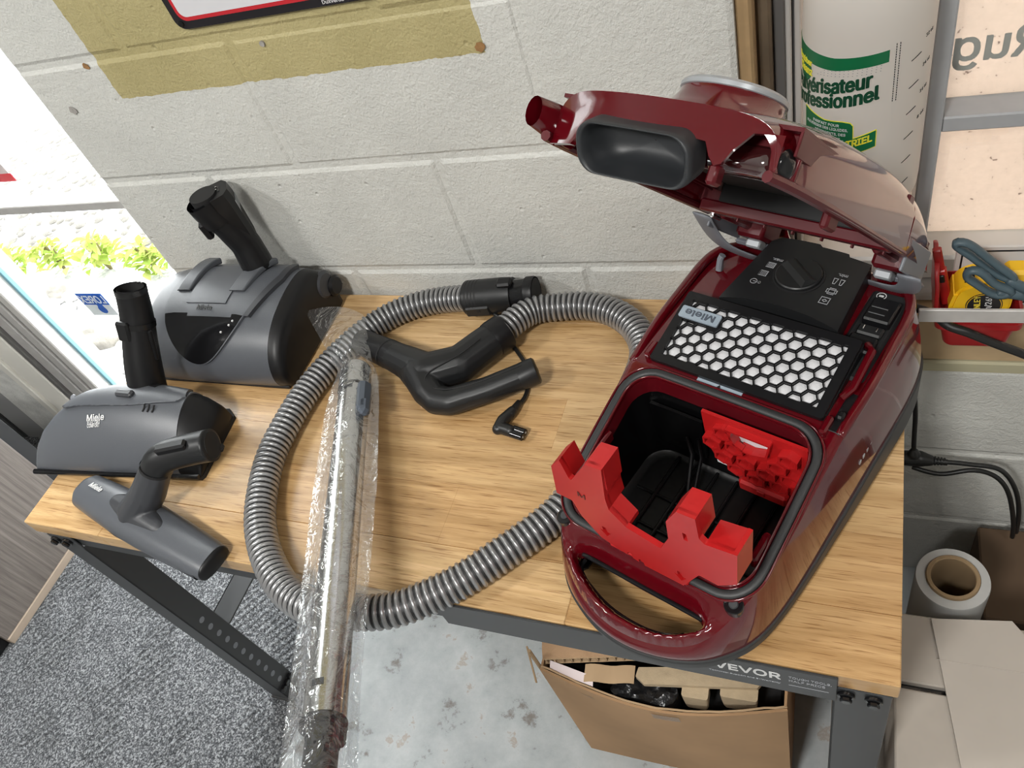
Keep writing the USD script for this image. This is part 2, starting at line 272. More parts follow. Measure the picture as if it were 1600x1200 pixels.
mat('carpet', {'g': ('geometry', {}), 'n': ('noise_texture', dict(scale=240, detail=2.0, roughness=0.75)), 'r': ('rgb_ramp', dict(ramp=[(0.36, (0.022, 0.024, 0.028)), (0.50, (0.088, 0.092, 0.100)), (0.64, (0.31, 0.32, 0.33))])),
               'm': ('mapping', dict(rotation=(0, 0, 0.62))), 'w': ('wave_texture', dict(wave_type='bands', bands_direction='x', scale=17.0, distortion=1.0, detail=2.0, detail_scale=3.0)),
               'ck': ('noise_texture', dict(scale=7.0, detail=1.0)), 'ckr': ('map_range', dict(from_min=0.44, from_max=0.54, to_min=0.0, to_max=1.0, clamp=True)), 'wm': ('math', dict(math_type='multiply')),
               'ad': ('math', dict(math_type='add')), 'rb': ('rgb_ramp', dict(ramp=[(0.0, (1.06, 1.06, 1.06)), (0.55, (1.0, 1.0, 1.0)), (1.0, (0.66, 0.66, 0.66))])), 'cx': ('mix_color', dict(blend_type='multiply', fac=1.0, use_clamp_result=False)), 'b': ('bump', dict(strength=0.8, distance=0.006)), 'p': ('principled_bsdf', dict(roughness=0.95))},
    [('g.position', 'n.vector'), ('n.fac', 'r.fac'), ('r.color', 'cx.a'), ('wm.value', 'rb.fac'), ('rb.color', 'cx.b'), ('cx.result', 'p.base_color'), ('g.position', 'm.vector'), ('m.vector', 'w.vector'), ('g.position', 'ck.vector'), ('ck.fac', 'ckr.value'), ('w.fac', 'wm.value1'), ('ckr.result', 'wm.value2'),
     ('wm.value', 'ad.value1'), ('n.fac', 'ad.value2'), ('ad.value', 'b.height'), ('b.normal', 'p.normal')])
mat('gravel', {'g': ('geometry', {}), 'v': ('voronoi_texture', dict(scale=55)), 'r': ('rgb_ramp', dict(ramp=[(0.0, (0.70, 0.70, 0.74)), (0.5, (0.50, 0.50, 0.53)), (1.0, (0.30, 0.30, 0.32))])), 'n': ('noise_texture', dict(scale=24, detail=4.0)),
               'x': ('mix_color', dict(blend_type='mix', fac=0.5)), 'r2': ('rgb_ramp', dict(ramp=[(0.35, (0.42, 0.42, 0.44)), (0.65, (0.78, 0.78, 0.80))])), 'b': ('bump', dict(strength=0.8, distance=0.01)), 'p': ('principled_bsdf', dict(roughness=0.9))},
    [('g.position', 'v.vector'), ('g.position', 'n.vector'), ('v.distance', 'r.fac'), ('n.fac', 'r2.fac'), ('r.color', 'x.a'), ('r2.color', 'x.b'), ('x.result', 'p.base_color'), ('v.distance', 'b.height'), ('b.normal', 'p.normal')])
mat('leaf', {'d': ('diffuse_bsdf', dict(color=(0.33, 0.46, 0.10))), 't': ('translucent_bsdf', dict(color=(0.42, 0.52, 0.10))), 'm': ('mix_closure', dict(fac=0.4))}, [('d.BSDF', 'm.closure1'), ('t.BSDF', 'm.closure2')], 'm.closure')
mat('leaf_pale', {'d': ('diffuse_bsdf', dict(color=(0.55, 0.60, 0.22))), 't': ('translucent_bsdf', dict(color=(0.55, 0.58, 0.16))), 'm': ('mix_closure', dict(fac=0.4))}, [('d.BSDF', 'm.closure1'), ('t.BSDF', 'm.closure2')], 'm.closure')
pm('stem', (0.20, 0.17, 0.07), 0.8)
mat('pane', {'lw': ('layer_weight', dict(blend=0.5)), 'pw': ('math', dict(math_type='power', value2=5.0)), 'mr': ('map_range', dict(from_min=0.0, from_max=1.0, to_min=0.035, to_max=0.85)), 't': ('transparent_bsdf', dict(color=(0.97, 0.98, 0.975))), 'g': ('glossy_bsdf', dict(roughness=0.0, color=(1, 1, 1))), 'm': ('mix_closure', {})},
    [('lw.facing', 'pw.value1'), ('pw.value', 'mr.value'), ('mr.result', 'm.fac'), ('t.BSDF', 'm.closure1'), ('g.BSDF', 'm.closure2')], 'm.closure')
mat('pane_edge', {'t': ('transparent_bsdf', dict(color=(0.30, 0.50, 0.55))), 'g': ('diffuse_bsdf', dict(color=(0.25, 0.42, 0.48))), 'm': ('mix_closure', dict(fac=0.6))}, [('t.BSDF', 'm.closure1'), ('g.BSDF', 'm.closure2')], 'm.closure')
# translucent vinyl stuck on the right window, lit from outside
mat('window_film', {'g': ('geometry', {}), 'n': ('noise_texture', dict(scale=170, detail=1.0)), 'r': ('rgb_ramp', dict(ramp=[(0.22, (0.30, 0.24, 0.21)), (0.28, (0.535, 0.462, 0.405)), (0.8, (0.57, 0.49, 0.43))])),
                    'd': ('diffuse_bsdf', {}), 't': ('translucent_bsdf', {}), 'm': ('mix_closure', dict(fac=0.62))},
    [('g.position', 'n.vector'), ('n.fac', 'r.fac'), ('r.color', 'd.color'), ('r.color', 't.color'), ('d.BSDF', 'm.closure1'), ('t.BSDF', 'm.closure2')], 'm.closure')
mat('hdpe', {'d': ('principled_bsdf', dict(base_color=(0.78, 0.765, 0.735), roughness=0.32)), 't': ('translucent_bsdf', dict(color=(0.80, 0.765, 0.72))), 'm': ('mix_closure', dict(fac=0.5))}, [('d.BSDF', 'm.closure1'), ('t.BSDF', 'm.closure2')], 'm.closure')
mat('stretch_film', {'d': ('principled_bsdf', dict(base_color=(0.60, 0.61, 0.60), roughness=0.25)), 't': ('translucent_bsdf', dict(color=(0.6, 0.6, 0.6))), 'm': ('mix_closure', dict(fac=0.3))}, [('d.BSDF', 'm.closure1'), ('t.BSDF', 'm.closure2')], 'm.closure')
mat('poly_bag', {'g': ('geometry', {}), 'n': ('noise_texture', dict(scale=30, detail=3.0, roughness=0.5, distortion=1.6)), 'b': ('bump', dict(strength=1.0, distance=0.009)), 'lw': ('layer_weight', dict(blend=0.30)),
                 'mr': ('map_range', dict(from_min=0.0, from_max=1.0, to_min=0.085, to_max=0.6)), 't': ('transparent_bsdf', dict(color=(0.955, 0.965, 0.975))), 'gs': ('glossy_bsdf', dict(roughness=0.05, color=(1, 1, 1))), 'df': ('diffuse_bsdf', dict(color=(0.8, 0.82, 0.85))), 'gl': ('mix_closure', dict(fac=0.18)), 'm': ('mix_closure', {})},
    [('g.position', 'n.vector'), ('n.fac', 'b.height'), ('b.normal', 'gs.normal'), ('b.normal', 'df.normal'), ('gs.BSDF', 'gl.closure1'), ('df.BSDF', 'gl.closure2'), ('lw.facing', 'mr.value'), ('mr.result', 'm.fac'), ('t.BSDF', 'm.closure1'), ('gl.closure', 'm.closure2')], 'm.closure')
mat('clear_plastic', {'t': ('transparent_bsdf', dict(color=(0.72, 0.70, 0.68))), 'gl': ('glossy_bsdf', dict(roughness=0.05, color=(1, 1, 1))), 'm': ('mix_closure', dict(fac=0.22))}, [('t.BSDF', 'm.closure1'), ('gl.BSDF', 'm.closure2')], 'm.closure')
mat('tape_clear', {'t': ('transparent_bsdf', dict(color=(0.93, 0.92, 0.90))), 'gl': ('glossy_bsdf', dict(roughness=0.15, color=(1, 1, 1))), 'm': ('mix_closure', dict(fac=0.16))}, [('t.BSDF', 'm.closure1'), ('gl.BSDF', 'm.closure2')], 'm.closure')

# ------------------------------------------------------------------ the room
S = 'structure'
COURSE, BLK = 0.2032, 0.4064
def block_wall(name, x0, x1, z0, z1, thick=0.19):
    w = thing(name, None, None, (0, 0, 0), FW, kind=S)
    part(w, 'mortar', cbox((x0+.001, .0026, z0), (x1-.001, thick-.004, z1), .001), 'block_paint')
    k = int(round(z0/COURSE))
    while k*COURSE < z1-1e-3:
        off = 0.0 if k % 2 else 0.2313
        j = off - BLK*8
        while j < x1:
            a, b = max(j+.0035, x0), min(j+BLK-.0035, x1)
            if b-a > .02:
                y = float(rng.uniform(-.0012, .0008)); top = min((k+1)*COURSE-.0035, z1)
                lo = np.array((a, y, k*COURSE+.0035)); hi = np.array((b, thick, top)); c = .0065
                P = []
                for sx in (0, 1):
                    for sz in (0, 1):
                        X = (lo[0], hi[0])[sx]; Z = (lo[2], hi[2])[sz]; dx = (c, -c)[sx]; dz = (c, -c)[sz]
                        P += [(X+dx, lo[1], Z+dz), (X, lo[1]+.0030, Z+dz*.5), (X+dx*.6, lo[1]+.0030, Z), (X, hi[1], Z)]
                part(w, 'block', trimesh.convex.convex_hull(np.array(P)), 'block_paint', smooth=False)
            j += BLK
        k += 1
    return w
SC = [(0.0539, 1.2052), (-0.344, 1.1483), (0.3497, 1.1642), (-0.2582, 1.2112)]
wb = block_wall('wall_back', -0.399, 0.640, 0.0, 2.845)
def blot(x, z, r, seed):
    a = np.linspace(0, 2*np.pi, 26, endpoint=False); q = r*(.45+1.0*meshkit.noise(np.c_[np.cos(a)*1.7, np.sin(a)*1.7, np.full(26, seed)]))
    return place(prism(np.c_[q*np.cos(a), q*.8*np.sin(a)], .0004), (x, -.0012, z), (1, 0, 0), (0, 0, 1))
part(wb, 'scuff', blot(*SC[1], .0080, 3.3), 'wall_scuff'); part(wb, 'rust_chip', blot(*SC[2], .0065, 5.1), 'rust_mark'); part(wb, 'scuff', blot(*SC[3], .0060, 7.7), 'rust_mark'); part(wb, 'anchor_hole', [cyl((SC[0][0], -.0018, SC[0][1]), (SC[0][0], .002, SC[0][1]), .0038, 14)], 'wall_scuff')
block_wall('wall_back_lower', 0.640, 2.4, 0.0, 0.6096)
f = thing('floor', None, None, kind=S); part(f, 'concrete', cbox((-3.2, -4.6, -.08), (3.2, .19, 0), .001), 'concrete_paint')
single('carpet', 'grey heather ribbed carpet left of the bare painted concrete', 'carpet', cbox((-3.0, -3.6, 0), (-0.285, 0.1, .006), .002), 'carpet', (-1.5, -1.6, 0))
c = thing('ceiling', None, None, kind=S); part(c, 'panel', cbox((-3.2, -4.6, 2.7), (3.2, .19, 2.78), .001), 'ceiling_white')
for nm, lo, hi in (('wall_left', (-3.2, -4.6, 0), (-3.1, .19, 2.7)), ('wall_right', (3.1, -4.6, 0), (3.2, .19, 2.7)), ('wall_front', (-3.2, -4.7, 0), (3.2, -4.6, 2.7))):
    w = thing(nm, None, None, kind=S); part(w, 'panel', cbox(lo, hi, .001), 'room_wall')
w = thing('wall_back_far', None, None, kind=S); part(w, 'panel', cbox((2.4, 0, 0), (3.2, .19, 2.7), .001), 'room_wall'); part(w, 'lintel', cbox((.64, .0, 2.3), (2.4, .19, 2.7), .001), 'room_wall')
part(w, 'lintel', cbox((-3.2, .0, 2.35), (-.399, .19, 2.7), .001), 'room_wall')
# wall at the far left: rough white pier, smooth grey return, dark gap behind the cabinet
w = thing('wall_back_left', None, None, kind=S)
part(w, 'pier', cbox((-1.585, .085, 0), (-1.425, .19, 2.35), .006), 'plaster')
part(w, 'return_panel', cbox((-1.72, .09, 0), (-1.585, .19, 2.35), .004), 'grey_wall'); part(w, 'dark_panel', cbox((-3.1, .085, 0), (-1.72, .19, 2.35), .004), 'dark_wall')
# left window: frame posts, pane, mullion
w = thing('window_1', None, None, kind=S)
fr = group_part(w, 'frame')
for a, b, y0, m in ((-1.425, -1.395, .075, 'post_white'), (-1.395, -1.300, .085, 'post_white'), (-1.300, -1.280, .088, 'alu_dark'), (-1.280, -1.236, .098, 'alu'), (-1.236, -1.228, .107, 'alu_dark'), (-1.228, -1.196, .100, 'alu'), (-1.196, -1.190, .110, 'alu_dark'), (-1.190, -1.160, .104, 'alu_pale')):
    part(fr, 'post', cbox((a, y0, 0), (b, .19, 2.35), .003), m)
part(fr, 'sill', cbox((-1.19, .10, 0), (-.40, .19, .06), .003), 'alu'); part(fr, 'head', cbox((-1.19, .10, 2.29), (-.40, .19, 2.35), .003), 'alu')
part(w, 'mullion', cbox((-1.16, .125, .868), (-.40, .165, .888), .002), 'alu')
part(w, 'pane', cbox((-1.14, .142, .06), (-.40, .148, .868), .0005), 'pane'); part(w, 'pane', cbox((-1.16, .142, .890), (-.40, .148, 2.29), .0005), 'pane')
part(w, 'pane_edge', cbox((-1.161, .1395, .06), (-1.151, .1505, .868), .0005), 'pane_edge')
# stickers on the left panes, put on from outside, so their print is seen mirrored from in here
st = thing('window_sticker', 'small blue and white security sticker seen mirrored on the lower left pane', 'sticker', (-.936, .1505, .54))
part(st, 'blue_field', cbox((-.980, .1485, .571), (-.892, .1495, .609), .0002), 'sticker_blue'); part(st, 'pale_field', cbox((-.980, .1485, .535), (-.892, .1495, .571), .0002), 'sticker_white')
part(st, 'lettering', [text('LOREX', .024, (-.894+.0, .1481, .577), (-1, 0, 0), (0, 0, 1), .0004, True, width=.082)], 'sticker_white', smooth=False)
part(st, 'emblem', [place(lathe([(.0001, 0), (.013, 0), (.013, .0003), (.0001, .0003)], 24), (-.930, .1481, .555), (-1, 0, 0), (0, 0, 1)), cbox((-.937, .1478, .561), (-.919, .1484, .572), .0001)], 'sticker_blue')
st = thing('pane_sticker', 'white sticker with a red lower band on the upper left pane', 'sticker', (-.95, .1505, .93))
part(st, 'sheet', cbox((-1.08, .1485, .955), (-.842, .1495, 1.06), .0002), 'sticker_pale'); part(st, 'red_band', prism([(-1.08, .934), (-.840, .934), (-.838, .955), (-1.08, .955)], .0010), 'sticker_red') if 0 else part(st, 'red_band', cbox((-1.08, .1484, .936), (-.838, .1496, .955), .0002), 'sticker_red')
# right window: timber jamb, aluminium frame, filmed panes, sill
w = thing('window_2', None, None, kind=S)
part(w, 'jamb', cbox((.640, .010, .6096), (.657, .19, 2.3), .003), 'jamb_wood'); part(w, 'jamb', cbox((.657, .040, .70), (.673, .19, 2.3), .003), 'jamb_dark')
fr = group_part(w, 'frame')
for a, b, y0, m in ((.673, .686, .056, 'alu_dark'), (.686, .6925, .058, 'alu_pale'), (.6925, .6955, .066, 'alu_dark'), (.6955, .7025, .062, 'alu_pale')):
    part(fr, 'post', cbox((a, y0, .72), (b, .16, 2.3), .0015), m)
part(fr, 'mullion', cbox((.836, .055, .74), (.855, .12, 2.3), .002), 'mullion_grey'); part(fr, 'mullion', cbox((1.62, .055, .74), (1.64, .12, 2.3), .002), 'mullion_grey')
part(fr, 'transom', cbox((.855, .062, .958), (2.4, .12, .978), .002), 'mullion_grey')
part(fr, 'bottom_rail', cbox((.673, .050, .735), (2.4, .13, .775), .004), 'alu_pale'); part(fr, 'bottom_rail', cbox((.673, .030, .712), (2.4, .13, .735), .004), 'alu')
for a, b in ((.7025, .836), (.855, 1.62), (1.64, 2.4)):
    for z0, z1 in ((.775, 2.3),) if a < .8 else ((.775, .958), (.978, 2.3)):
        part(w, 'pane', cbox((a, .098, z0), (b, .102, z1), .0003), 'pane'); part(w, 'film', cbox((a, .1025, z0), (b, .1030, z1), .0001), 'window_film')
part(w, 'sill_board', cbox((.640, -.004, .6300), (2.4, .13, .712), .004), 'sill_wood'); part(w, 'sill_trim', cbox((.640, -.008, .6096), (2.4, .05, .632), .003), 'sill_trim')
v = thing('window_lettering', 'grey vinyl shop lettering reading backwards on the right window', 'lettering', (1.0, .104, 1.0))
part(v, 'upper_word', text('Area Rugs', .036, (1.098, .1040, 1.0235), (-1, 0, 0), (0, 0, 1), .0006), 'vinyl_grey', smooth=False) if 0 else part(v, 'upper_word', text('Rugs', .036, (.950, .10205, 1.0235), (-1, 0, 0), (0, 0, 1), .0003), 'vinyl_grey', smooth=False)
part(v, 'lower_word', text('Wigs', .026, (.975, .1040, .953), (-1, 0, 0), (0, 0, 1), .0006, False), 'vinyl_grey', smooth=False) if 0 else part(v, 'lower_word', text('i', .026, (.934, .10205, .944), (-1, 0, 0), (0, 0, 1), .0003), 'vinyl_grey', smooth=False)
single('window_decal', 'crimson round decal at the top right edge of the right window', 'decal', place(lathe([(.0001, 0), (.05, 0), (.05, .0006), (.0001, .0006)], 40), (.976, .1046, 1.10), (-1, 0, 0), (0, 0, 1)), 'vinyl_crimson', (.976, .1046, 1.05))
# ceiling lamps
for i, (p, wd, dp, k) in enumerate(LAMPS):
    lab = ['long ceiling lamp over the carpet left of the table', 'long ceiling lamp above and behind the camera', 'long dim ceiling lamp towards the right wall'][i]
    t = thing('ceiling_lamp', lab, 'lamp', p)
    part(t, 'housing', cbox((p[0]-wd/2-.03, p[1]-dp/2-.03, p[2]), (p[0]+wd/2+.03, p[1]+dp/2+.03, 2.70), .004), 'lamp_case')
# outside, beyond the left window
g = thing('ground_outside', None, None, kind=S); part(g, 'gravel_bed', cbox((-6.5, .19, -.10), (6.5, 7, -.035), .001), 'gravel')
def pebble(r, seed):
    m = trimesh.creation.icosphere(1, 1.0); v = np.array(m.vertices); v *= (0.75+0.5*meshkit.noise(v*1.3+seed))[:, None]; m.vertices = v*np.array([r*1.15, r, r*.62]); return m
def scatter(name, label, cat, protos, mats, pts, sizes, yaws):
    p = uniq('/World', name); pi = UsdGeom.PointInstancer.Define(stage, p); paths = []
    for i, (m, mt) in enumerate(zip(protos, mats)):
        q = usdkit.mesh(stage, f'{p}/form_{"abcdefg"[i]}', m, M[mt], True); paths.append(q.GetPath())
    pi.CreatePrototypesRel().SetTargets(paths); pi.CreateProtoIndicesAttr([int(i % len(protos)) for i in range(len(pts))])
    pi.CreatePositionsAttr([Gf.Vec3f(*map(float, q)) for q in pts]); pi.CreateScalesAttr([Gf.Vec3f(float(s)) for s in sizes])
    pi.CreateOrientationsAttr([Gf.Quath(float(math.cos(a/2)), 0, 0, float(math.sin(a/2))) for a in yaws])
    o = pi.GetPrim(); o.SetCustomDataByKey('label', label); o.SetCustomDataByKey('category', cat); o.SetCustomDataByKey('kind', 'stuff')
pts = []
while len(pts) < 620:
    x, y = rng.uniform(-2.9, -.7), rng.uniform(.24, .80)
    if math.hypot((x+1.80)/.17, (y-.585)/.12) > 1: pts.append((x, y, -.03+rng.uniform(0, .012)))
scatter('white_pebbles', 'pale rounded landscaping pebbles on the ground outside the left window', 'pebbles', [pebble(1, k*3.7) for k in range(3)], ['stone_white']*3, pts, rng.uniform(.020, .045, len(pts)), rng.uniform(0, 6, len(pts)))
pts = [(rng.uniform(-3.6, -.9), rng.uniform(1.10, 2.2), -.036) for _ in range(1500)]
scatter('grey_gravel', 'grey crushed gravel behind the plants outside the left window', 'gravel', [pebble(1, k*5.1+1) for k in range(2)], ['rock', 'stone_white'], pts, rng.uniform(.012, .026, len(pts)), rng.uniform(0, 6, len(pts)))
def boulder(name, label, c, s, seed):
    m = trimesh.creation.icosphere(3, 1.0); v = np.array(m.vertices); v *= (0.7+0.6*meshkit.fbm(v*1.6+seed, 3))[:, None]; m.vertices = v*np.array(s)+np.array(c); single(name, label, 'rock', m, 'rock', (c[0], c[1], -.03))
boulder('grey_rock', 'jagged grey rock among the white pebbles below the sticker', (-1.80, .585, -.02), (.13, .075, .06), 3); boulder('grey_rock', 'brown grey rock beside the green plants at left', (-2.19, .80, -.02), (.07, .045, .05), 8)
def leaf(L, wd, up, yaw, base):
    n = 5; s = np.linspace(0, 1, n); hw = wd*np.sin(np.pi*np.clip(s*.92+.08, 0, 1)); x = L*s*math.cos(up); z = L*s*math.sin(up)-L*.35*s*s
    V = [np.array([[x[i], -hw[i], z[i]+hw[i]*.3], [x[i], 0, z[i]], [x[i], hw[i], z[i]+hw[i]*.3]]) for i in range(n)]
    v, ff = gridmesh(np.array(V)); c, q = math.cos(yaw), math.sin(yaw); v = v@np.array([[c, q, 0], [-q, c, 0], [0, 0, 1]])+base; return trimesh.Trimesh(v, ff, process=False)
PL = ['left', 'second from left', 'middle', 'second from right', 'right']
for i, (x, y, r, h) in enumerate([(-2.62, .93, .125, .12), (-2.33, .955, .125, .15), (-2.05, .95, .125, .17), (-1.77, .93, .125, .16), (-1.50, .915, .12, .13)]):
    t = thing('green_plant', f'low leafy yellow-green plant outside, {PL[i]} of the five behind the pebbles', 'plant', (x, y, -.035), group='plants beyond the pebbles')
    A, Bq = [], []
    for k in range(85):
        a = rng.uniform(0, 6.28); d = .7*r*math.sqrt(rng.uniform(0, 1)); b = np.array([x+d*math.cos(a), y+d*math.sin(a)*.7, -.03+h*rng.uniform(.15, 1)*(1-.5*d/r)])
        (A if k % 3 else Bq).append(leaf(rng.uniform(.045, .085), rng.uniform(.010, .018), rng.uniform(.1, 1.1), rng.uniform(0, 6.28), b))
    part(t, 'foliage', A, 'leaf', True); part(t, 'pale_foliage', Bq, 'leaf_pale', True, label='pale new leaves')
    part(t, 'stem', [cyl((x, y, -.05), (x+rng.uniform(-.05, .05), y, -.03+h*.8), .004, 8) for _ in range(5)], 'stem')
# cabinet at the left
t = thing('cabinet', 'grey wood-grain laminate cabinet standing on the carpet at left', 'cabinet', (-1.45, -.34, .006))
part(t, 'side_panel', cbox((-1.225, -.535, .03), (-1.200, -.150, .46), .0015), 'cabinet_wood'); part(t, 'carcass', cbox((-1.70, -.53, .03), (-1.226, -.155, .458), .002), 'cabinet_wood')
part(t, 'edge_strip', cbox((-1.224, -.534, .0065), (-1.196, -.152, .030), .001), 'wood_strip', label='pale worn bottom edge of the side panel')
part(t, 'plinth', cbox((-1.68, -.575, .0065), (-1.215, -.535, .06), .002), 'black_plastic'); part(t, 'back_panel', cbox((-1.70, -.152, .0065), (-1.208, -.110, .47), .002), 'black_matte')
# sign on the wall
t = thing('wall_sign', 'white sign with black and red rounded border high on the block wall', 'sign', (.17, -.004, 1.24))
def panel(x0, z0, x1, z1, r, y0, y1): m = prism(affinity.translate(rrect(x1-x0, z1-z0, r), (x0+x1)/2, (z0+z1)/2), y1-y0); return place(m, (0, y1, 0), (1, 0, 0), (0, 0, 1))
part(t, 'plate', panel(-.0565, 1.240, .40, 1.56, .014, -.005, -.0015), 'sign_black'); part(t, 'red_line', panel(-.0465, 1.2500, .39, 1.55, .013, -.0054, -.0049), 'sign_red'); part(t, 'white_field', panel(-.0415, 1.2550, .385, 1.545, .010, -.0058, -.0053), 'sign_white')
part(t, 'lettering', text('Duxverde', .0043, (.170, -.0051, 1.2428), (1, 0, 0), (0, 0, 1), .0004, width=.0305), 'white_print', smooth=False)
part(t, 'screw', cyl((-.0475, -.0045, 1.2480), (-.0475, -.0080, 1.2480), .0042, 16, ch=.001), 'black_gloss'); part(t, 'screw', cyl((.391, -.0045, 1.2480), (.391, -.0080, 1.2480), .0042, 16, ch=.001), 'black_gloss')

# ------------------------------------------------------------------ workbench (table frame: x right, y to the wall, z from the top surface)
t = thing('workbench', 'oak-topped workbench with dark steel legs against the block wall', 'table', (.61, .25, -.7624), FT)
top = group_part(t, 'tabletop')
rows = [0, .071, .158, .226, .310, .378, .452, .504]; k = 0
for i in range(len(rows)-1):
    cuts = [0]; x = 0
    while True:
        x += float(rng.uniform(.25, .52)) if x else float(rng.uniform(.12, .45))
        if x > 1.12: break
        cuts.append(x)
    cuts.append(1.22)
    for a, b in zip(cuts[:-1], cuts[1:]):
        m = cbox((a, rows[i], -.030), (b, rows[i+1], 0), .0012 if i == 0 else .00025); part(top, 'stave', m, f'stave_{int(rng.integers(0, 4))}', smooth=False)
fs = 'frame_steel'
part(t, 'front_rail', [cbox((.02, .004, -.062), (1.2, .007, -.030), .0008), cbox((.02, .004, -.033), (1.2, .05, -.030), .0008)], fs)
part(t, 'back_rail', cbox((.02, .47, -.062), (1.2, .49, -.030), .001), fs)
part(t, 'side_rail', cbox((.022, .02, -.062), (.040, .48, -.030), .001), fs); part(t, 'side_rail', cbox((1.18, .02, -.062), (1.198, .48, -.030), .001), fs)
pl = part(t, 'maker_plate', [cbox((.72, -.0035, -.062), (1.1655, -.0003, -.0035), .0006)], fs)
part(t, 'maker_lettering', [text('VEVOR', .0150, (1.046, -.0036, -.0300), (1, 0, 0), (0, 0, 1), .0004, True, width=.066)], 'white_print', smooth=False, label='white maker name on the front plate')
part(t, 'small_lettering', [text('TOUGH TOOLS,', .0050, (1.120, -.0036, -.0225), (1, 0, 0), (0, 0, 1), .0003, False, width=.040), text('HALF PRICE', .0050, (1.120, -.0036, -.0315), (1, 0, 0), (0, 0, 1), .0003, False, width=.034),
     text('Technical Support and E-Warranty', .0030, (1.040, -.0036, -.0420), (1, 0, 0), (0, 0, 1), .0003, True, width=.072), cbox((1.120, -.0038, -.0418), (1.158, -.0034, -.0412), .0001)], 'grey_print', smooth=False)
def leg(x0, x1, y0, y1, inner):
    z0, z1 = -.750, -.062; s = 1 if inner > 0 else -1; xi = x1 if inner > 0 else x0
    m = [cbox((x0, y0, z0), (x1, y0+.003, z1), .0008), cbox((xi-.003 if inner > 0 else xi, y0, z0), (xi if inner > 0 else xi+.003, y1, z1), .0008)]
    p = part(t, 'leg', m+[cbox((x0, y0, z1-.001), (x1, y0+.003, -.030), .0008)], fs)
    return xi, s
for (x0, x1, y0, y1, inn) in ((.023, .075, -.001, .045, 1), (1.162, 1.215, -.001, .045, -1), (.023, .075, .485, .440, 1), (1.162, 1.215, .485, .440, -1)):
    lo, hi = min(y0, y1), max(y0, y1); yf = y0 if y0 < .2 else .482
    z0, z1 = -.752, -.030; xi = x1 if inn > 0 else x0
    part(t, 'leg', [cbox((x0, min(yf, yf+.003), z0), (x1, max(yf, yf+.003), z1), .0008), cbox((min(xi, xi-.003*inn), lo, z0), (max(xi, xi-.003*inn), hi, -.063), .0008)], fs)
    part(t, 'foot', cbox((x0-.004, lo-.004, -.7560), (x1+.004, hi+.004, -.748), .002), 'rubber')
    if y0 < .2:
        for dx in (.012, .037): part(t, 'bolt', [cyl((x0+dx, -.001, -.042), (x0+dx, -.0055, -.042), .0085, 14, ch=.001), cyl((x0+dx, -.0055, -.042), (x0+dx, -.010, -.042), .0058, 6, ch=.001)], 'black_gloss')
for k in range(13):
    z = -.375-.030*k; part(t, 'adjusting_hole', [cyl((.0752, .020, z), (.0757, .020, z), .0062, 14)], 'pad_white' if 0 else 'bracket_grey')
for k in range(3): part(t, 'bolt', [cyl((.0752, .008+.014*k, -.70), (.083, .008+.014*k, -.70), .0075, 6, ch=.001)], 'black_gloss')
part(t, 'cross_brace', [cbox((.024, .045, -.478), (.028, .482, -.448), .001), cbox((.024, .045, -.452), (.075, .482, -.448), .001)], fs); part(t, 'cross_brace', [cbox((1.21, .045, -.478), (1.214, .482, -.448), .001)], fs)

# ------------------------------------------------------------------ canister vacuum (frame: x right, y to the rear, z up from the table)
V = thing('vacuum_cleaner', 'glossy dark red canister vacuum standing open on the right half of the workbench', 'vacuum cleaner', (0, .09, 0), FV)
def ring(pts, n=160):
    "closed outline from its right half, front centre to rear centre, as (y, x) pairs"
    R = [(w, l) for l, w in pts]; Lh = [(-w, l) for l, w in pts[1:-1]][::-1]; return spl(R+Lh, n, True)
rimh = lambda l: np.where(l < .1, .12+.3*l, .150+.0*l)
low = ring([(-.151, 0), (-.143, .045), (-.124, .082), (-.100, .104), (-.065, .1195), (.06, .130), (.2, .1365), (.29, .130), (.327, .095), (.337, 0)])
topr = ring([(-.147, 0), (-.139, .043), (-.119, .079), (-.094, .099), (-.060, .1130), (.06, .1205), (.2, .1245), (.28, .119), (.314, .088), (.324, 0)])
def edge_h(P):
    l = P[:, 1]; return np.where(l > -.06, rimh(l)-.004, .044+(.098-.044)*smoothstep(-.140, -.060, l))
def hcap(P):
    l, w = P[:, 0]*0+P[:, 1], P[:, 0]
    crest = .060+.012*smoothstep(.05, .1, np.abs(w))
    return np.where(l > -.078, rimh(l), crest+(rimh(np.full_like(l, -.078))-crest)*smoothstep(-.104, -.078, l))
el = edge_h(topr); striph = .024+.036*smoothstep(-.05, .30, low[:, 1])
rings = []
for f in (0, .12, .3, .5, .7, .85, 1.0):
    b = 1+.0*f; P = low*(1-f)+topr*f; n = P-np.array([0, .1]); n /= np.linalg.norm(n, axis=1, keepdims=True); P = P+n*(.0035*math.sin(math.pi*f))
    rings.append(np.c_[P, striph*(1-f)+el*f])
side = loft(rings, cap=False)
hole = Polygon([(w, l) for l, w in spl([(-.0985, -.074), (-.0975, -.03), (-.0975, .03), (-.0985, .068), (-.106, .075), (-.116, .064), (-.128, .044), (-.1335, .013), (-.1315, -.020), (-.122, -.048), (-.110, -.070), (-.102, -.0775)], 90, True)])
OPEN = affinity.translate(rrect(.208, .163, .030), 0, .0065)          # compartment mouth
outer = Polygon(topr); capP, capT = trigrid(outer.difference(hole).difference(OPEN), .0032)
from shapely import points as shp, distance as shd
dO = np.minimum(shd(outer.exterior, shp(capP)), shd(hole.exterior, shp(capP))); r = .0085
fil = r-np.sqrt(np.maximum(0, r*r-np.maximum(0, r-dO)**2))
capz = hcap(capP)-fil*np.where(capP[:, 1] < -.03, 1.3, .5)
onb = shd(outer.exterior, shp(capP)) < 1e-5
capz[onb] = edge_h(capP[onb])
cap = trimesh.Trimesh(np.c_[capP, capz], capT, process=False)
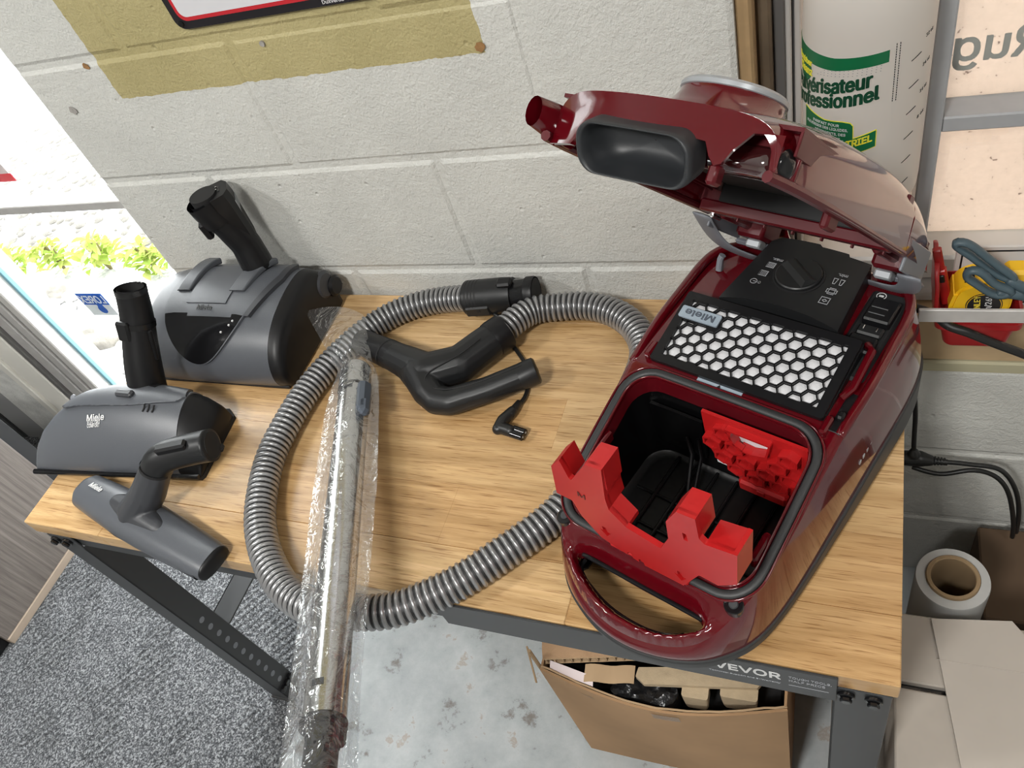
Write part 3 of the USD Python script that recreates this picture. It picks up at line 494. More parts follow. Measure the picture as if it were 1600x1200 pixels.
hp = np.array(hole.exterior.coords)[:-1]; hz = hcap(hp)-r*1.3
hz = np.where(hp[:, 1] > -.100, np.maximum(hz, .06), hz)
hw = loft([np.c_[hp, hz], np.c_[hp, hz-.012], np.c_[hp*np.array([.995, 1]), np.where(hp[:, 1] > -.104, .050, .018)]], cap=False)
part(V, 'body_shell', [side, cap, hw], 'red_gloss', 50)
lowo = low*1.0; nn = low-np.array([0, .1]); nn /= np.linalg.norm(nn, axis=1, keepdims=True)
part(V, 'bumper_strip', loft([np.c_[low-nn*.002, np.full(160, .010)], np.c_[low+nn*.0022, np.full(160, .0115)], np.c_[low+nn*.0030, striph-.001], np.c_[low+nn*.001, striph+.0008], np.c_[low-nn*.004, striph+.0008]], cap=False), 'bumper', 40)
basep = Polygon(low).buffer(-.004).difference(hole.buffer(.006)).difference(sbox(-.080, -.112, .080, -.074)); part(V, 'base_plate', shell(basep, .012, lambda P: np.c_[P, np.full(len(P), .014)], lambda P: np.c_[P, np.full(len(P), .010)]), 'black_plastic')
part(V, 'hole_lip', sweep(np.c_[np.linspace(.072, -.072, 14), np.full(14, -.0985), np.full(14, .0585)], .0026, 10), 'black_gloss'); part(V, 'hole_lip', sweep(np.array([[w, l, .046] for l, w in spl([(-.0985, -.072), (-.110, -.070), (-.122, -.048), (-.130, -.022), (-.1325, .013), (-.127, .044), (-.116, .062)], 30)]), .0022, 8), 'black_gloss')
for x, y in ((.085, .25), (-.085, .25), (0, -.045)):
    part(V, 'wheel', cyl((x-.012, y, .011), (x+.012, y, .011), .011, 20, ch=.002), 'black_plastic')
# gasket with its red lips
def rimring(hw_, y0, y1, r): q = np.array(affinity.translate(rrect(2*hw_, y1-y0, r, 8), 0, (y0+y1)/2).exterior.coords)[:-1]; q = spl(q, 120, True); return q
def closed_sweep(q, z, r, r2, n=10):
    P = np.c_[q, z]; t = np.roll(P, -1, 0)-np.roll(P, 1, 0); t /= np.linalg.norm(t, axis=1, keepdims=True); up = np.array([0, -.287, .958]); o = np.cross(t, up); o /= np.linalg.norm(o, axis=1, keepdims=True); a = np.linspace(0, 2*np.pi, n, endpoint=False)
    V_ = P[:, None]+o[:, None]*(r*np.cos(a))[None, :, None]+np.cross(o, t)[:, None]*(r2*np.sin(a))[None, :, None]
    v, f = gridmesh(V_, True, True); m = trimesh.Trimesh(v, f, process=False)
    if m.volume < 0: m.invert()
    return m
q = rimring(.1105, -.0815, .0945, .034); part(V, 'gasket', closed_sweep(q, rimh(np.minimum(q[:, 1], .1))+.0012, .0047, .0032), 'rubber', True)
q = rimring(.1045, -.0755, .0885, .030); part(V, 'rim_lip', closed_sweep(q, rimh(q[:, 1])+.0028, .0015, .0028), 'red_gloss', True)
q = rimring(.1165, -.0860, .0995, .038); part(V, 'rim_lip', closed_sweep(q, rimh(np.minimum(q[:, 1], .1))+.0010, .0014, .0022), 'red_gloss', True)
# dust compartment: red upper walls, black bucket with ribs
oc = np.array(OPEN.exterior.coords)[:-1]
def orin(sc, z): c = np.array([0, .0065]); return np.c_[(oc-c)*sc+c, z]
part(V, 'compartment_wall', loft([orin(1.0, rimh(oc[:, 1])), orin(.985, rimh(oc[:, 1])-.020)], cap=False), 'red_satin', True)
v_ = loft([orin(.984, rimh(oc[:, 1])-.019), orin(.95, np.full(len(oc), .06)), orin(.90, np.full(len(oc), .026)), orin(.82, np.full(len(oc), .020)), orin(.01, np.full(len(oc), .020))], cap=False); part(V, 'dust_compartment', v_, 'liner_black', 40)
for x in (-.06, -.035, -.01, .015, .040, .065): part(V, 'compartment_rib', cbox((x-.002, -.055, .0195), (x+.002, .078, .0245), .001), 'liner_black')
for y in (-.02, .02): part(V, 'compartment_rib', cbox((-.085, y-.0015, .0195), (.085, y+.0015, .023), .0008), 'liner_black')
part(V, 'compartment_rib', sweep([(-.045, .0775, .075), (-.036, .070, .055), (-.028, .040, .024)], .0028, 8), 'liner_black'); part(V, 'compartment_rib', sweep([(-.030, .0775, .078), (-.024, .070, .055), (-.020, .040, .024)], .0022, 8), 'liner_black')
part(V, 'floor_boss', [lathe([(.017, 0), (.017, .004), (.013, .005), (.012, .003), (.006, .003), (.005, .008), (.0001, .008)], 28).apply_translation((-.02, .004, .0198))], 'liner_black')
part(V, 'corner_panel', [shell(sbox(-.088, .044, -.022, .112), .01, lambda P: np.c_[P[:, 0], .078-.06*(P[:, 0]+.05)**2*10, P[:, 1]], lambda P: np.c_[P[:, 0], .0815+0*P[:, 0], P[:, 1]])], 'liner_black')
# red motor-guard grille with white pad behind, on the rear wall of the compartment
gq = group_part(V, 'motor_guard', label='red honeycomb motor guard')
hexes = []
for r_ in range(4):
    for c_ in range(5):
        x, z = -.004+.0245*c_+(.01225 if r_ % 2 else 0), .064+.0195*r_
        if x < .095: hexes.append((x, z))
gp = Polygon([(-.018, .140), (.098, .140), (.098, .052), (.080, .038), (.020, .038), (.014, .052), (-.006, .060), (-.016, .085)])
hx = [Polygon([(x+.0082*math.cos(a), z+.0072*math.sin(a)) for a in np.arange(6)*math.pi/3+math.pi/6]) for x, z in hexes]
gpp = gp
hxa = lambda x, z, r: Polygon([(x+r*math.cos(a), z+r*.90*math.sin(a)) for a in np.arange(6)*math.pi/3+math.pi/6])
cut = Polygon([(.014, .132), (.060, .132), (.056, .112), (.040, .106), (.024, .108)]); keep = [(x, z) for x, z in hexes if gp.buffer(-.006).contains(Point(x, z)) and not cut.buffer(.006).contains(Point(x, z))]
for x, z in keep: gpp = gpp.difference(hxa(x, z, .0088))
gpp = gpp.difference(cut)
if gpp.geom_type != 'Polygon': gpp = max(gpp.geoms, key=lambda g_: g_.area)
exz = lambda p, d, y: place(trimesh.creation.extrude_polygon(p, d, engine='earcut'), (0, y+d, 0), (1, 0, 0), (0, 0, 1))
part(gq, 'grille', exz(gpp, .004, .0740), 'red_bright', False)
for k, (x, z) in enumerate(keep): part(gq, 'cell_wall', exz(hxa(x, z, .0118).difference(hxa(x, z, .0090)), .007+.003*(k % 2), .0670-.003*(k % 2)), 'red_bright', False)
part(gq, 'cut_rim', exz(cut.buffer(.0022).difference(cut), .007, .0670), 'red_bright', False)
part(gq, 'latch', [cbox((.024, .062, .037), (.080, .073, .054), .003), cbox((.046, .061, .042), (.056, .066, .050), .001)], 'red_bright')
part(gq, 'pad', cbox((-.010, .0785, .045), (.094, .0805, .132), .001), 'pad_white')
# red bag holder standing at the front of the compartment
BH = [(-0.0725, 0.2202), (-0.0579, 0.2395), (-0.0535, 0.2077), (-0.0255, 0.2544), (-0.007, 0.2582), (-0.0145, 0.2072), (-0.0147, 0.187), (0.0006, 0.1683), (0.0366, 0.1606), (0.0488, 0.1892), (0.0509, 0.2206), (0.0644, 0.2472), (0.0822, 0.2497), (0.0822, 0.2187), (0.087, 0.2132), (0.1168, 0.2214), (0.113, 0.1665), (0.093, 0.1444), (0.0741, 0.1451), (0.0529, 0.1027), (0.0098, 0.1011), (0.0085, 0.1095), (0.0035, 0.1095), (0.0030, 0.1025), (-0.0035, 0.1045), (-0.0040, 0.1130), (-0.0085, 0.1130), (-0.0100, 0.1055), (-0.04, 0.1146), (-0.0569, 0.1422), (-0.0622, 0.1671), (-0.0813, 0.1667)]
bh = group_part(V, 'bag_holder', label='bright red upright dust bag holder')
HY = -.0925
pb = Polygon(BH).buffer(.002, quad_segs=4).buffer(-.002, quad_segs=4)
arrow = lambda x, z: Polygon([(x-.0025, z+.012), (x+.0025, z+.012), (x+.0025, z+.004), (x+.0065, z+.004), (x, z-.006), (x-.0065, z+.004), (x-.0025, z+.004)])
pf = pb.difference(arrow(-.030, .131)).difference(arrow(.052, .118)).difference(sbox(.066, .203, .070, .215))
ex = lambda p, d, y: place(trimesh.creation.extrude_polygon(p, d, engine='earcut'), (0, y+d, 0), (1, 0, 0), (0, 0, 1))
part(bh, 'plate', [ex(pf, .0036, HY), ex(pb, .0022, HY+.0036)], 'red_bright', False)
bq = lambda i: BH[i]
part(bh, 'lug', [ex(Polygon([BH[3], BH[4], (BH[4][0]-.004, BH[4][1]-.040), (BH[3][0]-.004, BH[3][1]-.006)]), .024, HY+.003), ex(Polygon([(BH[4][0]-.004, BH[4][1]-.001), BH[4], BH[5], BH[6], (BH[6][0]-.005, BH[6][1])]), .024, HY+.003), ex(Polygon([BH[6], BH[7], (BH[7][0], BH[7][1]-.006), (BH[6][0]-.005, BH[6][1]-.004)]), .018, HY+.003)], 'red_bright', False)
part(bh, 'lug', [ex(Polygon([BH[11], BH[12], (BH[12][0], BH[12][1]-.036), (BH[10][0]+.004, BH[10][1]-.004), BH[10]]), .024, HY+.003), ex(Polygon([BH[10], (BH[10][0]+.003, BH[10][1]), (BH[9][0]+.003, BH[9][1]), BH[9]]), .024, HY+.003)], 'red_bright', False)
part(bh, 'wing', [ex(Polygon([BH[14], BH[15], (BH[15][0]-.001, BH[15][1]-.004), (BH[14][0], BH[14][1]-.004)]), .024, HY+.003), ex(Polygon([BH[15], BH[16], (BH[16][0]-.004, BH[16][1]), (BH[15][0]-.004, BH[15][1])]), .024, HY+.003)], 'red_bright', False)
part(bh, 'wing', [ex(Polygon([BH[0], BH[1], BH[2], (BH[2][0]-.003, BH[2][1]-.004), (BH[0][0]+.003, BH[0][1]-.004)]), .022, HY+.003), ex(Polygon([BH[0], (BH[0][0]+.004, BH[0][1]), (BH[31][0]+.004, BH[31][1]), BH[31]]), .016, HY+.003)], 'red_bright', False)
part(bh, 'floor_strip', cbox((-.035, HY+.003, .097), (.055, HY+.020, .102), .0015), 'red_bright')
part(bh, 'letter', text('M', .0085, (-.0510, HY-.0003, .186), (1, 0, -.15), (.15, 0, 1), .0004, False), 'red_satin', False)
# exhaust filter cassette: frame, hex grid, one pad per cell
fo = np.array([0, .152, .163]); fx = np.array([1, 0, 0.0]); fy = np.array([0, .981, .196]); fn = np.cross(fx, fy)
F3 = lambda P, d=0: fo+np.asarray(P)[:, :1]*fx+np.asarray(P)[:, 1:2]*fy+fn*d
ff = group_part(V, 'exhaust_filter', label='black framed exhaust filter with white hexagon cells')
FWd, FH = .098, .0475; fp = rrect(2*FWd, 2*FH, .003); inn = rrect(2*FWd-.020, 2*FH-.019, .001)
pl3 = lambda m, d=0.0: place(m, fo+fn*d, fx, fy)
part(ff, 'frame', [pl3(trimesh.creation.extrude_polygon(fp.difference(inn), .0055, engine='earcut'), -.0030), pl3(prism(rrect(2*FWd+.002, 2*FH+.002, .003), .016), -.0200)], 'black_plastic', False)
R6 = .0085; hexg = lambda x, y, r: Polygon([(x+r*math.cos(a), y+r*math.sin(a)) for a in np.arange(6)*math.pi/3])
cells = []
for i in range(-9, 10):
    for j in range(-5, 6):
        x = i*R6*1.5; y = (j+(.5 if i % 2 else 0))*R6*math.sqrt(3); h_ = hexg(x, y, R6*.90).intersection(inn)
        if not h_.is_empty and h_.area > .12e-4*.9: cells.append(h_)
tagp = sbox(-FWd+.004, .012, -FWd+.052, .0275)
cells = [c_.difference(tagp.buffer(.001)) for c_ in cells]; cells = [c_ for c_ in cells if c_.geom_type == 'Polygon' and c_.area > .1e-4]
gridp = inn
for c_ in cells: gridp = gridp.difference(c_)
part(ff, 'hex_grid', pl3(trimesh.util.concatenate([trimesh.creation.extrude_polygon(g_, .0030, engine='earcut') for g_ in getattr(gridp, 'geoms', [gridp])]), -.0010), 'black_plastic', False)
for c_ in cells:
    d_ = np.array(c_.exterior.coords)[:-1]; ce = d_.mean(0); n_ = len(d_); P_ = np.vstack([d_, ce+(d_-ce)*.45]); T3 = np.vstack([F3(P_[:n_], -.0028), F3(P_[n_:], -.0012+.0004*rng.random())]); j_ = np.arange(n_); jn = np.roll(j_, -1)
    fa = np.vstack([np.stack([j_, jn, jn+n_], 1), np.stack([j_, jn+n_, j_+n_], 1), np.array([[n_, n_+k+1, n_+k+2] for k in range(n_-2)])])
    m_ = trimesh.Trimesh(T3, fa, process=False); part(ff, 'hex_pad', m_, 'pad_white', 60)
part(ff, 'tag', pl3(prism(rrect(.048, .0150, .002), .0028), .0015).apply_translation(fx*(-FWd+.028)+fy*.0198), 'filter_grey'); part(ff, 'tag_lettering', text('Miele', .0075, F3([[-FWd+.028, .0198]], .0043)[0], -fx, -fy, .0006, True, True, width=.036), 'latch_blue', False)
part(ff, 'front_latch', pl3(prism(rrect(.052, .012, .0025), .010), -.0130).apply_translation(fx*-.012+fy*(-FH-.004)), 'filter_grey'); ap = np.array(arrow(0, 0).exterior.coords)*.55
part(ff, 'latch_arrow', pl3(prism(Polygon(ap*np.array([1, -1])), .0004), -.0030).apply_translation(fx*-.012+fy*(-FH-.0035)), 'dark_print', False)
part(ff, 'side_label', pl3(prism(sbox(-FWd+.004, -FH-.0016, -.045, -FH-.0008), .012), -.0180), 'filter_side'); part(ff, 'green_dot', place(lathe([(.0001, 0), (.0042, 0), (.0042, .0005), (.0001, .0005)], 20), F3([[-FWd+.014, -FH-.0016]], -.012)[0], fx, fn), 'green_print'); part(ff, 'white_strip', pl3(prism(sbox(-.072, -FH-.0022, -.048, -FH-.0014), .004), -.0150), 'white_print')
# rear deck: motor cover with dial
mc = group_part(V, 'motor_cover', label='black motor cover with a suction dial')
cx, hw0, hw1 = .003, .067, .060
def mtop(P): return np.c_[P, .1790-.006*((P[:, 0]-cx)/.067)**2-.003*smoothstep(.205, .200, P[:, 1])]
mpoly = Polygon([(cx-hw0, .203), (cx-.035, .2075), (cx, .209), (cx+.035, .2075), (cx+hw0, .203), (cx+hw1, .304), (cx+.036, .3045), (cx+.034, .3085), (cx+.004, .3085), (cx, .312), (cx-.045, .312), (cx-hw1+.006, .304)]).buffer(.001).buffer(-.001)
part(mc, 'cover', shell(mpoly, .006, mtop, lambda P: np.c_[(P-np.array([cx, .25]))*np.array([1.0, 1.02])+np.array([cx, .25]), np.full(len(P), .140)]), 'grip_grey', 28)
kc = np.array([.003, .258]); part(mc, 'dial_recess', lathe([(.0275, .0), (.0275, .0012), (.0255, .0012), (.0255, .0004), (.0001, .0004)], 40).apply_translation((kc[0], kc[1], .1781)), 'black_matte')
part(mc, 'dial', [lathe([(.0248, 0), (.0248, .003), (.0236, .0042), (.0001, .0042)], 40).apply_translation((kc[0], kc[1], .1787)), place(trimesh.convex.convex_hull(np.array([(-.022, -.0095, 0), (.022, -.0095, 0), (-.022, .0095, 0), (.022, .0095, 0), (-.019, -.0035, .0065), (.020, -.0035, .0065), (-.019, .0035, .0065), (.020, .0035, .0065)])), (kc[0], kc[1], .1821), (.80, -.6, 0), (.6, .8, 0))], 'grip_grey', 20)
ic = []
def icon(x, y, m_): ic.append(place(m_, (x, y, .1779), (-1, 0, 0), (0, -1, 0)))
fr_ = lambda w_, h_, t_: trimesh.creation.extrude_polygon(sbox(-w_/2, -h_/2, w_/2, h_/2).difference(sbox(-w_/2+t_, -h_/2+t_, w_/2-t_, h_/2-t_)), .0004, engine='earcut')
bar = lambda x0, y0, x1, y1: cbox((x0, y0, 0), (x1, y1, .0004), .00005)
icon(-.032, .264, trimesh.util.concatenate([fr_(.0095, .0085, .0007)]+[bar(-.004+.0016*k, -.004, -.0034+.0016*k, .004) for k in range(6)]+[bar(-.004, -.003+.002*k, .004, -.0026+.002*k) for k in range(4)]))
icon(-.034, .2495, trimesh.util.concatenate([fr_(.0095, .0085, .0007)]+[bar(-.004+.0016*k, -.004, -.0033+.0016*k, .004) for k in range(6)]))
icon(-.036, .2345, trimesh.util.concatenate([trimesh.creation.extrude_polygon(Point(.002, 0).buffer(.0040).difference(Point(.002, 0).buffer(.0032)), .0004, engine='earcut'), bar(-.006, -.001, -.003, .001), bar(-.0008, -.0005, .003, .0003), trimesh.creation.extrude_polygon(Point(-.0045, 0).buffer(.0018), .0004, engine='earcut')]))
icon(.044, .264, trimesh.util.concatenate([trimesh.creation.extrude_polygon(Polygon([(s_*.001, -.0045), (s_*.0062, -.0045), (s_*.0050, .0045), (s_*.0022, .0045)]).difference(Polygon([(s_*.0018, -.0037), (s_*.0052, -.0037), (s_*.0043, .0037), (s_*.0028, .0037)])), .0004, engine='earcut') for s_ in (-1, 1)]))
icon(.0435, .2485, trimesh.util.concatenate([fr_(.0115, .0055, .0008), fr_(.0070, .0095, .0007)]))
icon(.0425, .2335, trimesh.util.concatenate([fr_(.0100, .0100, .0008), trimesh.creation.extrude_polygon(Polygon([(-.003, 0), (0, .0024), (.003, 0), (0, -.0024)]).difference(Polygon([(-.0018, 0), (0, .0014), (.0018, 0), (0, -.0014)])), .0004, engine='earcut')]))
[part(mc, 'symbol', m_, 'grey_print', False) for m_ in ic]; part(mc, 'scale_words', [text('max.', .0040, (-.0290, .2745, .1779), (-1, 0, 0), (0, -1, 0), .0004, True, True), text('min.', .0040, (.0445, .2745, .1779), (-1, 0, 0), (0, -1, 0), .0004, True, True)], 'grey_print', False)
# right rear deck: black connector tray
ct = group_part(V, 'connector_tray', label='black connector and cord tray at the right rear')
part(ct, 'tray', cbox((.072, .165, .146), (.112, .292, .1535), .003), 'black_matte'); part(ct, 'block', cbox((.080, .238, .152), (.108, .272, .164), .002), 'black_plastic'); part(ct, 'block', cbox((.080, .222, .152), (.106, .236, .159), .002), 'grip_grey'); part(ct, 'block', cbox((.078, .196, .152), (.106, .219, .161), .002), 'black_plastic')
[part(ct, 'slot', m_, 'frame_steel') for m_ in (cbox((.083, .2465, .1636), (.100, .2482, .1648), .0004), cbox((.083, .2555, .1636), (.100, .2572, .1648), .0004), cbox((.082, .2035, .1606), (.102, .2050, .1617), .0004))]; part(ct, 'contact', [cbox((.0855, .2275, .1588), (.0868, .2325, .1600), .0002), cbox((.0985, .2275, .1588), (.0998, .2325, .1600), .0002)], 'chrome')
part(ct, 'cord_symbol', [place(trimesh.creation.extrude_polygon(Point(0, 0).buffer(.0052).difference(Point(0, 0).buffer(.0043)).difference(sbox(-.001, -.01, .001, -.002)), .0004, engine='earcut'), (.083, .283, .1536), (1, 0, 0), (0, 1, 0)), cbox((.0805, .2815, .1536), (.0855, .2845, .154), .0002)], 'white_print', False)
part(V, 'side_pocket', [cbox((.104, .098, .140), (.119, .152, .1505), .002), cbox((.108, .112, .150), (.115, .122, .158), .002)], 'black_plastic')
part(V, 'filter_clip', [sweep([(.100, .205, .162), (.108, .196, .166), (.1085, .150, .158), (.102, .140, .152)], .0042, 10)], 'red_gloss'); [part(V, 'filter_bracket', m_, 'red_gloss') for m_ in (cbox((-.106, .106, .140), (-.098, .128, .160), .002), cbox((.100, .090, .138), (.1075, .112, .158), .002), cbox((-.06, .196, .148), (.08, .2022, .160), .0015))]
for s_ in (-1, 1): part(V, 'flank_rail', sweep(spl([(s_*.117, .100, .146), (s_*.1205, .16, .152), (s_*.1195, .23, .155), (s_*.112, .285, .156), (s_*.085, .312, .152)], 30), .0055, 12), 'red_gloss', True)
part(V, 'hinge_pin', sweep([(-.098, .262, .150), (-.098, .268, .163), (-.096, .270, .168)], .0042, 10), 'bracket_grey')
for s_ in (-1, 1):
    part(V, 'screw_recess', cyl((s_*.0975, -.0795, .074), (s_*.0990, -.0825, .0942), .0094, 28, ch=.001), 'black_gloss'); part(V, 'screw', [cyl((s_*.0990, -.0825, .094), (s_*.0992, -.0830, .0962), .0046, 16, ch=.001)], 'frame_steel')
part(V, 'side_marks', [cbox((.1315, .118+.0085*k, .083), (.1325, .122+.0085*k, .088), .0003) for k in range(4)], 'silver')
part(V, 'rim_catch', cbox((.096, -.045, .104), (.1035, -.012, .120), .002), 'red_gloss'); part(V, 'rim_catch', cbox((-.1035, -.010, .108), (-.098, .020, .124), .002), 'red_gloss')
# ---- lid, hinged at the rear and swung up.  Local axes: s from hinge to front edge, w right, t outward
LO, LS, LTt = np.array([0, .318, .172]), np.array([0, -.667, .745]), np.array([0, .745, .667])
Lp = lambda s_, w_, t_: LO+np.asarray(s_)[..., None]*LS+(np.asarray(w_)+.009-.034*np.asarray(s_))[..., None]*np.array([1.0, 0, 0])+np.asarray(t_)[..., None]*LTt
lid = group_part(V, 'lid', label='raised red lid with black grip and silver ring')
Tm = PchipInterpolator([-.05, -.03, 0, .03, .08, .15, .30, .38, .43], [.0, .010, .036, .050, .062, .067, .059, .049, .039]); Wm = PchipInterpolator([-.05, 0, .1, .25, .38, .43], [.096, .103, .106, .106, .101, .092])
def lid_surface(s0, s1, w0, w1, n, m, off=0.0):
    s_ = np.linspace(s0, s1, n)[:, None]; u = np.linspace(w0, w1, m)[None, :]
    W_ = Wm(s_)*(1-off*.0); w_ = u*W_; prof = np.maximum(0, 1-np.abs(u)**8)**.36; t_ = Tm(s_)*prof
    se = s_-.020*(u**2)*smoothstep(.30, .43, s_)
    return se+0*u, w_, t_
s_, w_, t_ = lid_surface(.10, .43, -1, 1, 60, 61); top_ = Lp(s_, w_, t_)
ti = np.maximum(t_-.004, -.001*0); bot_ = Lp(np.minimum(s_, s_*0+s_-.004*(s_ > .424)), w_*.965, np.maximum(t_-.0045, 0))
def slab(A, B):
    n, m = A.shape[:2]; va, fa = gridmesh(A); vb, fb = gridmesh(B); I = np.arange(n*m).reshape(n, m)
    rim_ = np.r_[I[0, :-1], I[:-1, -1], I[-1, :0:-1], I[:0:-1, 0]]; rn = np.roll(rim_, -1); k = n*m
    mm = trimesh.Trimesh(np.vstack([va, vb]), np.vstack([fa, fb[:, ::-1]+k, np.stack([rim_, rim_+k, rn+k], 1), np.stack([rim_, rn+k, rn], 1)]), process=False)
    if mm.volume < 0: mm.invert()
    return mm
part(lid, 'shell', slab(top_, bot_), 'red_gloss', 40)
for a_, b_ in ((-1, -.62), (.62, 1)):
    s2, w2, t2 = lid_surface(-.045, .103, a_, b_, 26, 16); part(lid, 'hinge_flank', slab(Lp(s2, w2, t2), Lp(s2, w2*.965, np.maximum(t2-.0045, 0))), 'red_gloss', 40)
# front wall with the grip
uu = np.linspace(-1, 1, 41); se = .43-.020*uu**2; wf = uu*Wm(.43); tf = Tm(.43)*np.maximum(0, 1-np.abs(uu)**8)**.36
lowt = np.interp(uu, [-1, -.68, -.58, 0, .50, .58, .64, .70, .80, 1], [-.002, -.001, .016, .018, .016, .002, .002, .014, .027, .030])
part(lid, 'front_wall', slab(Lp(np.stack([se, se, se+.001, se+.001]), np.stack([wf]*4), np.stack([tf, tf*.7+lowt*.3, tf*.3+lowt*.7, lowt])), Lp(np.stack([se-.004]*4), np.stack([wf*.98]*4), np.stack([tf-.003, tf*.7+lowt*.3-.001, tf*.3+lowt*.7, lowt]))), 'red_gloss', 40)
part(lid, 'corner_horn', [loft([Lp(np.full(16, .0)+sx, wx+rx*np.cos(np.linspace(0, 2*np.pi, 16, endpoint=False)), tx+ry*np.sin(np.linspace(0, 2*np.pi, 16, endpoint=False))) for sx, wx, tx, rx, ry in ((.385, -.092, .014, .009, .015), (.410, -.096, .015, .0085, .014), (.428, -.1005, .017, .0075, .0115))], cap=False)], 'red_gloss')
RM = [(-.115, .0), ] 
part(lid, 'rim_rail', [sweep(Lp(np.linspace(.1, .418, 20), k_*Wm(np.linspace(.1, .418, 20))*.965, np.full(20, .002)), .0042, 8) for k_ in (-1, 1)], 'red_satin')
part(lid, 'inner_panel', slab(Lp(*[a.T for a in np.meshgrid(np.linspace(.112, .40, 12), np.linspace(-.098, .098, 14))], .036*np.ones((12, 14))), Lp(*[a.T for a in np.meshgrid(np.linspace(.112, .40, 12), np.linspace(-.098, .098, 14))], .039*np.ones((12, 14)))), 'red_satin')
def lbox(s0, s1, w0, w1, t0, t1, c=.002):
    m_ = cbox((s0, w0, t0), (s1, w1, t1), c); v_ = np.array(m_.vertices); q_ = trimesh.Trimesh(Lp(v_[:, 0], v_[:, 1], v_[:, 2]), np.array(m_.faces), process=False)
    if q_.volume < 0: q_.invert()
    return q_
part(lid, 'rear_felt', lbox(.1345, .1385, -.076, .093, .010, .058, .001), 'black_matte', label='black felt panel under the lid'); part(lid, 'rear_wall', [lbox(.103, .128, s2*.098-.004, s2*.098+.004, .008, .050, .001) for s2 in (-1,)]+[lbox(.112, .128, -.100, -.074, .008, .052, .001)], 'red_satin'); part(lid, 'rear_wall', lbox(.112, .128, .090, .100, .008, .052, .001), 'red_satin'); part(lid, 'felt_pad', lbox(.128, .385, -.074, .092, .028, .0355), 'black_matte'); part(lid, 'cross_bar', lbox(.113, .134, -.098, .098, -.002, .011), 'red_satin')
part(lid, 'cross_bar', [lbox(.386, .391, -.098, .098, .004, .036, .001)], 'red_satin'); part(lid, 'stiffening_rib', [lbox(.126, .40, x-.0012, x+.0012, .020, .037, .0005) for x in (-.092, -.080, .097)]+[lbox(.112, .118, -.09+.03*k, -.088+.03*k, -.005, .002, .0005) for k in range(7)], 'red_satin')
part(lid, 'catch', lbox(.408, .420, .050, .058, -.010, .004), 'red_satin'); part(lid, 'catch', lbox(.290, .312, .094, .101, -.012, .006), 'red_satin')
gr = np.array(rrect(.095, .0395, .015, 8).exterior.coords)[:-1]; gr = spl(gr, 64, True)
gn, gu = np.array([.838, -.545]), np.array([.545, .838])
gc = lambda k_, d_, sh=0: Lp(.424+d_*gn[0]+gr[:, 1]*k_*gu[0], gr[:, 0]*k_-.004, .002+d_*gn[1]+gr[:, 1]*k_*gu[1])
part(lid, 'grip', loft([gc(.97, -.014), gc(1.0, .004), gc(.985, .0085), gc(.94, .0095), gc(.89, .0075), gc(.86, .001), gc(.80, -.012), gc(.62, -.020), gc(.3, -.023), gc(.01, -.0235)], cap=False), 'grip_tray', True, label='black concave finger grip')
rc = Lp(np.array([.318]), np.array([.0]), np.array([.0]))[0]; RX, RY = np.array([1.0, 0, 0]), LS
part(lid, 'dial_cone', place(lathe([(.066, .040), (.058, .050), (.049, .056), (.0430, .065), (.0418, .0715), (.0001, .0715)], 60), rc, RX, np.cross(LTt, RX)), 'red_gloss', 50)
part(lid, 'ring', place(lathe([(.0412, .0690), (.0432, .0702), (.0432, .0735), (.041, .0758), (.035, .0764), (.0335, .0735), (.0335, .069)], 60, False), rc, RX, np.cross(LTt, RX)), 'silver', 40)
part(lid, 'lamp_lens', [sweep(Lp(np.full(6, .395), np.linspace(.040, .086, 6), np.full(6, .013)), .0115, 18)], 'clear_plastic', True); part(lid, 'lens_cap', sweep(Lp(np.full(6, .395), np.linspace(.085, .097, 6), np.full(6, .013)), [.0118, .0128, .0128, .0122, .009, .004], 18), 'black_gloss', True)
for s2 in (-1, 1):
    a = group_part(lid, 'hinge_arm')
    part(a, 'arm', [lbox(.0, .112, min(s2*.066, s2*.100), max(s2*.066, s2*.100), .012, .030, .004), lbox(-.010, .040, min(s2*.060, s2*.094), max(s2*.060, s2*.094), -.012, .014, .004), lbox(.03, .108, min(s2*.076, s2*.086), max(s2*.076, s2*.086), -.004, .014, .003)], 'red_satin')
    part(a, 'bracket', [lbox(-.022, .012, min(s2*.058, s2*.104), max(s2*.058, s2*.104), -.020, -.013, .003), lbox(.005, .090, min(s2*.1015, s2*.105), max(s2*.1015, s2*.105), -.014, .018, .0012)], 'bracket_grey'); part(a, 'stop', lbox(.012, .030, min(s2*.064, s2*.082), max(s2*.064, s2*.082), -.022, -.012, .002), 'silver')
part(lid, 'hinge_strap', sweep(spl([(-.106, .252, .240), (-.104, .262, .212), (-.094, .273, .182), (-.066, .288, .158)], 16), .0125, 16, r2=.0022), 'bracket_grey', True); part(lid, 'hinge_strap', sweep(spl([(.112, .268, .205), (.110, .280, .180), (.096, .292, .160), (.062, .300, .152)], 16), .0115, 16, r2=.0022), 'bracket_grey', True)
part(lid, 'spring_rod', sweep(Lp(np.linspace(.098, .118, 4), np.full(4, -.088), np.full(4, -.004)), .0022, 10), 'chrome')

# ------------------------------------------------------------------ floor heads on the left of the table (table frame)
def prof_loft(stations, cap=True):
    return loft(stations, cap)
